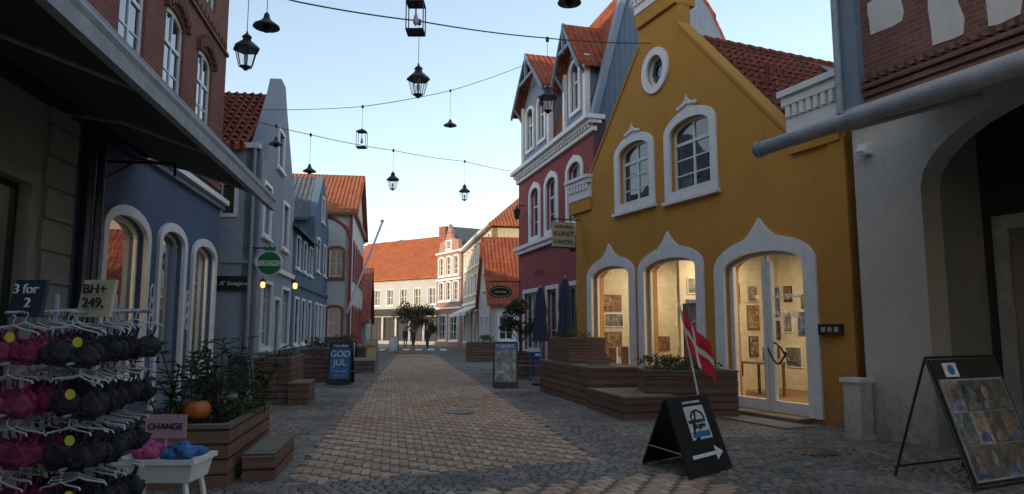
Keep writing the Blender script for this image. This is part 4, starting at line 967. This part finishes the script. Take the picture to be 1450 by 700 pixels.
def pan(a0,a1,v0,v1,o0,o1,m): mb.box8([at2(a0,v0,o0),at2(a1,v0,o0),at2(a1,v1,o0),at2(a0,v1,o0),at2(a0,v0,o1),at2(a1,v0,o1),at2(a1,v1,o1),at2(a0,v1,o1)],m)
pan(.02,Wd-.02,.04,.98,.0,.015,M['black']);pan(.05,Wd-.05,.06,.82,.015,.028,M['grey'])
for i in range(4):
    for j in range(3):
        pan(.065+i*.255,.065+i*.255+.25,.075+j*.245,.075+j*.245+.24,.028,.031,M[['art5','art6','art5','art3','art6'][(i*5+j*3+i*j)%5]])
        # portrait in each print: head and shoulders
        ca_=.065+i*.255+.125;cv=.075+j*.245+.14
        pp=[at2(ca_+.045*cos(2*pi*k/14),cv+.052*sin(2*pi*k/14),.0325) for k in range(14)];mb.add(pp,[tuple(range(14))],M['art5' if (i+j)%2 else 'art2'])
        sh2=[at2(ca_-.085,cv-.125,.032),at2(ca_+.085,cv-.125,.032),at2(ca_+.07,cv-.075,.032),at2(ca_+.02,cv-.05,.032),at2(ca_-.02,cv-.05,.032),at2(ca_-.07,cv-.075,.032)];mb.add(sh2,[tuple(range(6))],M['art6' if (i+j)%2 else 'art1'])
pan(.2,.42,.84,.95,.015,.02,M['white'])
cc=[at2(.31+.055*cos(2*pi*i/20),.895+.042*sin(2*pi*i/20),.022) for i in range(20)];mb.add(cc,[tuple(range(20))],M['poster'])
mb.obj('frame',e)
# flag on a leaning pole
e=empty('danish_flag_on_pole');mb=MB();b0=Vector((2.50,8.95,.0));b1=Vector((2.18,9.0,1.88))
mb.tube(b0,b1,.012,M['white'],8);mb.lathe(tuple(b1),[(.0,0),(.025,.015),(.0,.04)],M['white'],8)
mb.lathe((b0.x,b0.y,0),[(.14,0),(.14,.04),(.03,.06),(.02,.15)],M['iron'],12)
mb.obj('pole',e)
fm=MB();nu,nv=36,24
hd_=(b0-b1).normalized()*.54
def fp(i,j):
    f_=i/nu;h_=j/nv
    p=b1+(b0-b1).normalized()*.04+hd_*h_+Vector((.33,-.04,-.40))*f_+Vector((0,0,-.07))*(f_*(1-f_)*2)
    fold=.035*sin(f_*8+h_*2.0)*(.3+f_)
    return p+Vector((fold*.2,-fold-.015*sin(h_*7)-.03,.012*sin(f_*11)))
for j in range(nv):
    for i in range(nu):
        crossm=(12<=i<=15) or (10<=j<=13);fm.add([fp(i,j),fp(i+1,j),fp(i+1,j+1),fp(i,j+1)],[(0,1,2,3)],M['whitecloth'] if crossm else M['redcloth'])
o=fm.obj('cloth',e,smooth=True)
mb=MB();rt_=atan2(PO.d.y,PO.d.x);mb.box((5.1,10.4,.41),(.3,.24,.82),M['whitew'],rt_);mb.box((5.1,10.4,.85),(.36,.3,.06),M['white'],rt_);mb.box((5.1,10.4,.04),(.34,.28,.08),M['whitew'],rt_)
mb.obj('white_utility_cabinet')
for x,y,h_ in ((1.32,17.2,2.85),(.82,20.0,2.8)):
    mb=MB();mb.tube((x,y,0),(x,y,h_),.025,M['grey'],8)
    n=24;vs=[];fs=[];pr=[(.05,h_-.02),(.11,h_-.25),(.15,h_-.7),(.13,h_-.9),(.16,h_-1.2),(.21,h_-1.55)]
    for r,z in pr:
        for i in range(n): a=2*pi*i/n;rr=r*(1+.28*sin(a*8));vs.append((x+rr*cos(a),y+rr*sin(a),z))
    fs=[(j*n+i,j*n+(i+1)%n,(j+1)*n+(i+1)%n,(j+1)*n+i) for j in range(len(pr)-1) for i in range(n)]
    mb.add(vs,fs,M['navycloth']);mb.lathe((x,y,h_),[(.03,0),(.04,.03),(.0,.09)],M['grey'],8);mb.lathe((x,y,0),[(.26,0),(.26,.07),(.05,.09)],M['iron'],14);mb.obj('closed_parasol')
mb=MB();mb.lathe((-6.98,17.9,0),[(.2,0),(.22,.05),(.23,.1),(.23,.72),(.25,.74),(.25,.78),(.22,.8),(.2,.92),(.12,1.0),(.0,1.03)],M['dblue'],20)
for i in range(14):
    a=2*pi*i/14;mb.box((-6.98+.235*cos(a),17.9+.235*sin(a),.42),(.02,.045,.6),M['dblue'],a)
mb.box((-6.86,17.68,.87),(.22,.06,.07),M['black'],.4);mb.obj('litter_bin')
e=empty('display_trough_table');mb=MB();cx,cy=-2.5,5.15
def tb(z0,z1,w0,w1,d0,d1):
    mb.box8([(cx-w0/2,cy-d0/2,z0),(cx+w0/2,cy-d0/2,z0),(cx+w0/2,cy+d0/2,z0),(cx-w0/2,cy+d0/2,z0),(cx-w1/2,cy-d1/2,z1),(cx+w1/2,cy-d1/2,z1),(cx+w1/2,cy+d1/2,z1),(cx-w1/2,cy+d1/2,z1)],M['white'])
tb(.53,.68,.48,.54,.3,.36);mb.box((cx,cy-.185,.675),(.58,.02,.035),M['white']);mb.box((cx,cy+.185,.675),(.58,.02,.035),M['white']);mb.box((cx-.275,cy,.676),(.02,.35,.035),M['white']);mb.box((cx+.275,cy,.676),(.02,.35,.035),M['white'])
for sx in (-1,1):
    for sy in (-1,1):
        pts=[(cx+sx*(.2+.05*sin(t/6*pi)-.02*t/6*2),cy+sy*(.12+.02*sin(t/6*pi)),.53-.53*t/6) for t in range(7)];mb.path(pts,.02,M['white'],6)
mb.obj('trough',e)
cl=MB()
def blob(c,r,m,sq=.6,fr_=5):
    n=18;vs=[];k1,k2=U(0,6),U(0,6)
    for j in range(10):
        ph=pi*j/9
        for i in range(n):
            th=2*pi*i/n;rr=r*(1+.2*sin(th*fr_+k1+ph*3)*sin(ph)+.1*sin(th*9+k2));vs.append((c[0]+rr*sin(ph)*cos(th),c[1]+rr*sin(ph)*sin(th)*.8,c[2]+r*sq*cos(ph)*(1+.15*sin(th*3+k2))))
    cl.add(vs,[(j*n+i,j*n+(i+1)%n,(j+1)*n+(i+1)%n,(j+1)*n+i) for j in range(9) for i in range(n)],m)
for i in range(13): blob((cx+U(-.21,-.04),cy+U(-.1,.1),.70+U(0,.06)),U(.04,.065),M['pinkl'])
for i in range(13): blob((cx+U(.04,.21),cy+U(-.1,.1),.70+U(0,.06)),U(.04,.065),M['bluef'])
cl.obj('folded_garments',e,smooth=True)
S=MB();S.box((cx-.04,cy+.05,.89),(.30,.012,.17),M['cardpink']);S.tube((cx-.04,cy+.06,.6),(cx-.04,cy+.06,.82),.006,M['plastic'])
o_=S.obj('price_card');textobj('CHANGE',(cx-.04,cy+.04,.89),(1,0,0),(0,-1,0),.062,M['black'],o_)
# clothing rack
e=empty('clothing_display_rack');fr_m=MB();br=MB();hg=MB()
def bra(x,y,z,m,yaw=0,s=.80):
    ca,sa=cos(yaw),sin(yaw);tl_=U(-.08,.08)
    def T(p): 
        p=(p[0]*s,p[1]*s,p[2]*s+p[0]*tl_);return (x+p[0]*ca-p[1]*sa,y+p[0]*sa+p[1]*ca,z+p[2])
    hg.path([T((-.17,0,-.005)),T((-.16,0,.012)),T((-.05,0,.03)),T((0,0,.05)),T((.05,0,.03)),T((.16,0,.012)),T((.17,0,-.005))],.0045,M['plastic'],5);hg.path([T((0,0,.05)),T((0,0,.08)),T((.015,0,.1)),T((0,0,.12)),T((-.015,0,.105))],.003,M['plastic'],5)
    for s_ in (-1,1):
        br.path([T((s_*.13,0,.005)),T((s_*.125,-.012,-.04)),T((s_*.10,-.02,-.075))],.006,m,5)
        n=14;vs=[];k1=U(0,6);sq=U(.45,.7)
        for j in range(8):
            ph=pi/2*j/7
            for i in range(n):
                th=2*pi*i/n
                up=max(0,sin(th));r=.092*sin(ph)*(1+.28*up**3*(1 if s_*cos(th)>-.2 else .4)+.06*sin(th*5+k1))
                vs.append(T((s_*.084+r*cos(th),-.045*sq*cos(ph)**.8-.008*sin(th*3+k1+ph*2),-.135+r*.66*sin(th)+.02*cos(ph)**2*-1)))
        br.add(vs,[(j*n+i,j*n+(i+1)%n,(j+1)*n+(i+1)%n,(j+1)*n+i) for j in range(7) for i in range(n)],m)
        w_=[T((s_*.15,0,-.10)),T((s_*.185,.03,-.115)),T((s_*.15,.07,-.16)),T((s_*.12,.05,-.2)),T((s_*.14,0,-.19))]
        br.add(w_,[(0,1,2,3,4)],m)
        br.path([T((s_*.084+.09*cos(t),-.012,-.138-.066*abs(sin(t)))) for t in [pi*i/8 for i in range(9)]],.004,m,4)
    br.add([T((-.15,-.008,-.185)),T((.15,-.008,-.185)),T((.14,-.008,-.212)),T((-.14,-.008,-.212))],[(0,1,2,3)],m)
for r_,z in enumerate((1.585,1.335,1.085,.835,.585,.335)):
    for c_,(x,m_) in enumerate(((-2.47,'pink'),(-2.15,'blackf'))):
        yy=3.45
        fr_m.tube((x,yy-.06,z+.095),(x,yy+.58,z+.12),.007,M['grey'])
        for k in range(11):
            bra(x+U(-.03,.03),yy+k*.048+U(-.01,.01),z+k*.003+U(-.006,.006),M[m_ if k<7 else 'blackf'],U(-.3,.3),U(.70,.82))
        if (r_+c_)%2==0 or c_==1:
            tx,tz=x+U(-.02,.1),z-.02+U(-.03,.02)
            cc=[(tx+.025*cos(2*pi*i/16),yy-.065,tz+.025*sin(2*pi*i/16)) for i in range(16)];hg.add(cc,[tuple(range(16))],M['tag'])
    fr_m.tube((-2.66,4.05,z+.12),(-2.1,4.05,z+.12),.012,M['grey'])
for x in (-2.66,-2.32): fr_m.tube((x,4.05,.03),(x,4.05,1.80),.016,M['grey'],8);fr_m.tube((x,3.6,.03),(x,4.3,.03),.016,M['grey'],8)
fr_m.obj('rack_frame',e);br.obj('bras',e,smooth=True);hg.obj('hangers',e)
for x,m_,tx,tm,s_ in ((-2.47,'dblue','3 for\n  2','white',.07),(-2.12,'card','BH+\n249,','black',.07)):
    S=MB();S.box8([(x-.09,3.52,1.66),(x+.09,3.50,1.66),(x+.09,3.53,1.66),(x-.09,3.55,1.66),(x-.075,3.55,1.85),(x+.095,3.53,1.85),(x+.095,3.56,1.85),(x-.075,3.58,1.85)],M[m_])
    S.tube((x,3.56,1.55),(x,3.56,1.7),.006,M['grey']);o_=S.obj('price_sign');textobj(tx,(x+.005,3.505,1.765),(1,-.1,0),(-.1,-1,.1),s_,M[tm],o_)
# ================================================================ lanterns & wires
def lantern(x,y,zb,zw,kind,s=1.0):
    mb=MB();n=6
    if kind=='coach':
        n=6;mb.lathe((x,y,zb),[(.02,0),(.05*s,.03),(.10*s,.06)],M['black'],n)
        for i in range(n):
            a=2*pi*i/n;mb.tube((x+.10*s*cos(a),y+.10*s*sin(a),zb+.06),(x+.17*s*cos(a),y+.17*s*sin(a),zb+.34*s),.008,M['black'],4)
        mb.lathe((x,y,zb+.065),[(.09*s,0),(.155*s,.27*s)],M['shopglass'],n,caps=False)
        mb.lathe((x,y,zb+.34*s),[(.20*s,-.02),(.20*s,.01),(.10*s,.10*s),(.07*s,.12*s),(.06*s,.17*s),(.08*s,.18*s),(.02*s,.24*s),(.01,.28*s)],M['black'],n);top=zb+.6*s
        mb.lathe((x,y,zb+.07),[(.012,0),(.02,.05),(.03,.1),(.03,.15),(.012,.19)],M['posterw'],8)
    elif kind=='box':
        w=.12*s;hh=.42*s
        for sx in (-1,1):
            for sy in (-1,1): mb.tube((x+sx*w,y+sy*w,zb),(x+sx*w,y+sy*w,zb+hh),.011,M['black'],4)
        for z in (zb,zb+hh):
            for (a,b_) in (((-w,-w),(w,-w)),((w,-w),(w,w)),((w,w),(-w,w)),((-w,w),(-w,-w))): mb.tube((x+a[0],y+a[1],z),(x+b_[0],y+b_[1],z),.012,M['black'],4)
        mb.box((x,y,zb+.01),(2*w,2*w,.015),M['black']);mb.lathe((x,y,zb+hh),[(w*1.5,0),(.04,.09),(.01,.12)],M['black'],4,pi/4)
        mb.lathe((x,y,zb+.1*s),[(.015,0),(.045,.05),(.04,.12),(.015,.2)],M['posterw'],8);mb.tube((x,y,zb+.25*s),(x,y,zb+hh),.012,M['black']);top=zb+hh+.1
    else:
        mb.lathe((x,y,zb),[(.035,0),(.06,.03),(.05,.08),(.2*s,.075),(.19*s,.10),(.09*s,.17),(.05*s,.22),(.04,.28),(.01,.32)],M['black'],14);top=zb+.3
    mb.tube((x,y,top-.02),(x,y,zw),.006,M['black'],4);mb.lathe((x,y,zw-.05),[(.035,0),(.035,.09)],M['black'],6)
    mb.obj('hanging_lantern')
def wire(pts):
    mb=MB();out=[]
    for a,b_ in zip(pts[:-1],pts[1:]):
        a=Vector(a);b_=Vector(b_);L=(b_-a).length
        for i in range(8):
            t=i/8;p=a.lerp(b_,t);p.z-=4*t*(1-t)*.010*L;out.append(p)
    out.append(Vector(pts[-1]));mb.path(out,.012,M['black'],4);mb.obj('lantern_wire')
wire([(-6.24,9.86,7.15),(-4.0,10,6.98),(-3.7,10.02,6.97),(-1.5,10.3,6.95),(.95,10.9,7.35),(5.2,10.6,7.9)])
lantern(-4.0,10.0,5.45,6.98,'coach');lantern(-3.72,10.02,6.06,6.97,'bell');lantern(-1.5,10.3,6.18,6.95,'box',1.1);lantern(.95,10.9,6.88,7.35,'bell')
wire([(-5.9,7.5,6.3),(-3.2,9.95,6.5),(-1.63,11.4,6.88),(.60,13.4,7.45),PO.p(5.3,.03,8.42)])
lantern(-1.60,11.4,5.5,6.86,'coach');lantern(.72,13.5,5.9,7.46,'coach')
wire([(-6.95,18.5,7.6),(-4.72,21.2,8.58),(-2.17,23.6,9.95),P3.p(5.9,.45,11.9)])
lantern(-4.72,21.2,7.25,8.58,'box',1.2);lantern(-2.17,23.6,8.6,9.95,'bell',1.2)
wire([(-7.35,18.45,7.35),(-6.0,20.1,7.35),(-4.0,22.8,7.58),(-1.8,25.8,7.94),P3.p(8.4,.3,8.2)])
lantern(-6.0,20.1,6.15,7.35,'bell');lantern(-4.0,22.8,6.2,7.58,'coach',1.1);lantern(-1.8,25.8,6.4,7.94,'coach',1.1);lantern(-6.75,19.3,6.75,7.38,'bell')
wire([(-9.9,45,8.2),(-6,45.5,7.8),(-1.6,45.5,8.2)])
mb=MB();q=P3.p(7.5,.35,6.0);mb.lathe(q,[(.03,0),(.09,.05),(.13,.35),(.16,.36),(.04,.5),(.01,.58)],M['black'],6);mb.tube((q[0],q[1],6.55),P3.p(7.5,0,6.6),.02,M['black']);mb.obj('wall_lantern')
# ================================================================ people
def person(x,y,yaw,coat,leg,ph=.25,h=1.72,hairc='hair'):
    e=empty('pedestrian');s=h/1.75
    J={'pel':(0,0,.95),'spi':(0,0,1.15),'che':(0,0,1.36),'nek':(0,0,1.49),'hd':(0,.01,1.56)}
    J.update({'ls':(-.17,0,1.41),'le':(-.22,-ph*.5,1.14),'lh':(-.21,-ph*.5+.12,.9),'rs':(.17,0,1.41),'re':(.22,ph*.4,1.14),'rh':(.21,ph*.8+.05,.92)})
    J.update({'lk':(-.1,ph*.7,.52),'lf':(-.1,ph*.9,.07),'lt':(-.1,ph*.9+.14,.03),'rk':(.1,-ph*.2,.5),'rf':(.1,-ph*1.1,.1),'rt':(.1,-ph*1.1+.13,.03),'lp':(-.1,0,.9),'rp':(.1,0,.9)})
    rad={'pel':.15,'spi':.135,'che':.16,'nek':.06,'hd':.06,'ls':.075,'le':.05,'lh':.035,'rs':.075,'re':.05,'rh':.035,'lk':.065,'lf':.045,'lt':.035,'rk':.065,'rf':.045,'rt':.035,'lp':.1,'rp':.1}
    K=list(J);E=[('pel','spi'),('spi','che'),('che','nek'),('nek','hd'),('che','ls'),('ls','le'),('le','lh'),('che','rs'),('rs','re'),('re','rh'),('pel','lp'),('lp','lk'),('lk','lf'),('lf','lt'),('pel','rp'),('rp','rk'),('rk','rf'),('rf','rt')]
    me=bpy.data.meshes.new('body');me.from_pydata([tuple(c*s for c in J[k]) for k in K],[(K.index(a),K.index(b)) for a,b in E],[])
    o=bpy.data.objects.new('body',me);COL.objects.link(o);me.materials.append(coat);me.materials.append(leg)
    md=o.modifiers.new('s','SKIN')
    for i,k in enumerate(K): me.skin_vertices[0].data[i].radius=(rad[k]*s,rad[k]*s*(.75 if k in('spi','che','pel') else 1));me.skin_vertices[0].data[i].use_root=(k=='pel')
    o.modifiers.new('b','SUBSURF').levels=1;o.modifiers['b'].render_levels=1
    dg=bpy.context.evaluated_depsgraph_get();m2=bpy.data.meshes.new_from_object(o.evaluated_get(dg));bpy.data.objects.remove(o)
    m2.materials.clear();m2.materials.append(coat);m2.materials.append(leg);m2.materials.append(M['skin'])
    for p in m2.polygons:
        p.use_smooth=True;c=p.center;p.material_index=1 if c.z<.86*s else (2 if c.z>1.5*s or (c.z<.93*s and abs(c.x)>.18*s) else 0)
    o=bpy.data.objects.new('body',m2);COL.objects.link(o);o.parent=e
    hb=MB();hb.lathe((0,.01,1.55*s),[(.03,-.02),(.055,.0),(.075,.06),(.08,.12),(.07,.18),(.03,.22)],M['skin'],14,0,.95,1.1)
    hb.lathe((0,-.012,1.60*s),[(.075,.0),(.088,.06),(.085,.12),(.06,.17),(.01,.19)],M[hairc],14,0,.98,1.05)
    hb.tube((0,.085,1.63*s),(0,.11,1.62*s),.012,M['skin'],5);hb.obj('head',e,smooth=True)
    for sx in (-1,1):
        fb=MB()
        for f_ in range(4): fb.tube((sx*.21*s+(f_-1.5)*.016,(.12-ph*.5 if sx<0 else ph*.8+.05)*s,.9*s),(sx*.21*s+(f_-1.5)*.016,(.13-ph*.5 if sx<0 else ph*.8+.07)*s,(.83-.006*abs(f_-1.5))*s),.008,M['skin'],5)
        fb.obj('fingers',e)
    e.location=(x,y,0);e.rotation_euler=(0,0,yaw)
person(-9.25,60.5,.1,M['coat'],M['jeans'],.2);person(-8.6,60.8,.2,M['dblue'],M['coat'],-.22,1.68);person(-6.9,57,3.0,M['coat'],M['jeans'],.2,1.75)
mb=MB()
for i in range(7): mb.add([(-11.0+i*.95,52,.02),(-10.5+i*.95,52,.02),(-11.0+i*.95,56,.02),(-11.5+i*.95,56,.02)],[(0,1,2,3)],M['white'])
mb.obj('crosswalk_marking')
# ================================================================ light
SE=radians(12);sunv=Vector((-.64,-.77,0)).normalized()
w=bpy.data.worlds.new("World");SC.world=w;w.use_nodes=True;nt=w.node_tree;bg=nt.nodes['Background']
sky=nt.nodes.new('ShaderNodeTexSky');sky.sky_type='NISHITA';sky.sun_disc=False;sky.sun_elevation=SE;sky.sun_rotation=atan2(sunv.x,sunv.y)
sky.air_density=1.0;sky.dust_density=1.0;sky.ozone_density=1.0
gm=nt.nodes.new('ShaderNodeVectorMath');gm.operation='MULTIPLY_ADD';nt.links.new(sky.outputs[0],gm.inputs[0]);gm.inputs[1].default_value=(1.9,1.85,1.8);gm.inputs[2].default_value=(1.35,1.38,1.45)
nt.links.new(gm.outputs[0],bg.inputs[0]);bg.inputs[1].default_value=.15
sl_=bpy.data.lights.new('sun','SUN');sl_.energy=4.2;sl_.angle=radians(.5);sl_.color=(1,.78,.55);so=bpy.data.objects.new('sun',sl_);COL.objects.link(so)
dv=-Vector((sunv.x*cos(SE),sunv.y*cos(SE),sin(SE)));so.rotation_euler=dv.to_track_quat('-Z','Y').to_euler()
cd=bpy.data.cameras.new('camera');cd.sensor_width=36;cd.lens=36*980/1450;cd.clip_end=1500;cd.clip_start=.05
co=bpy.data.objects.new('camera',cd);COL.objects.link(co);co.location=(0,0,1.6);co.rotation_euler=(radians(90)+atan(116/980),0,0);SC.camera=co
SC.view_settings.view_transform='Standard';SC.view_settings.look='None';SC.view_settings.exposure=0
print('faces',sum(len(m.polygons) for m in bpy.data.meshes))
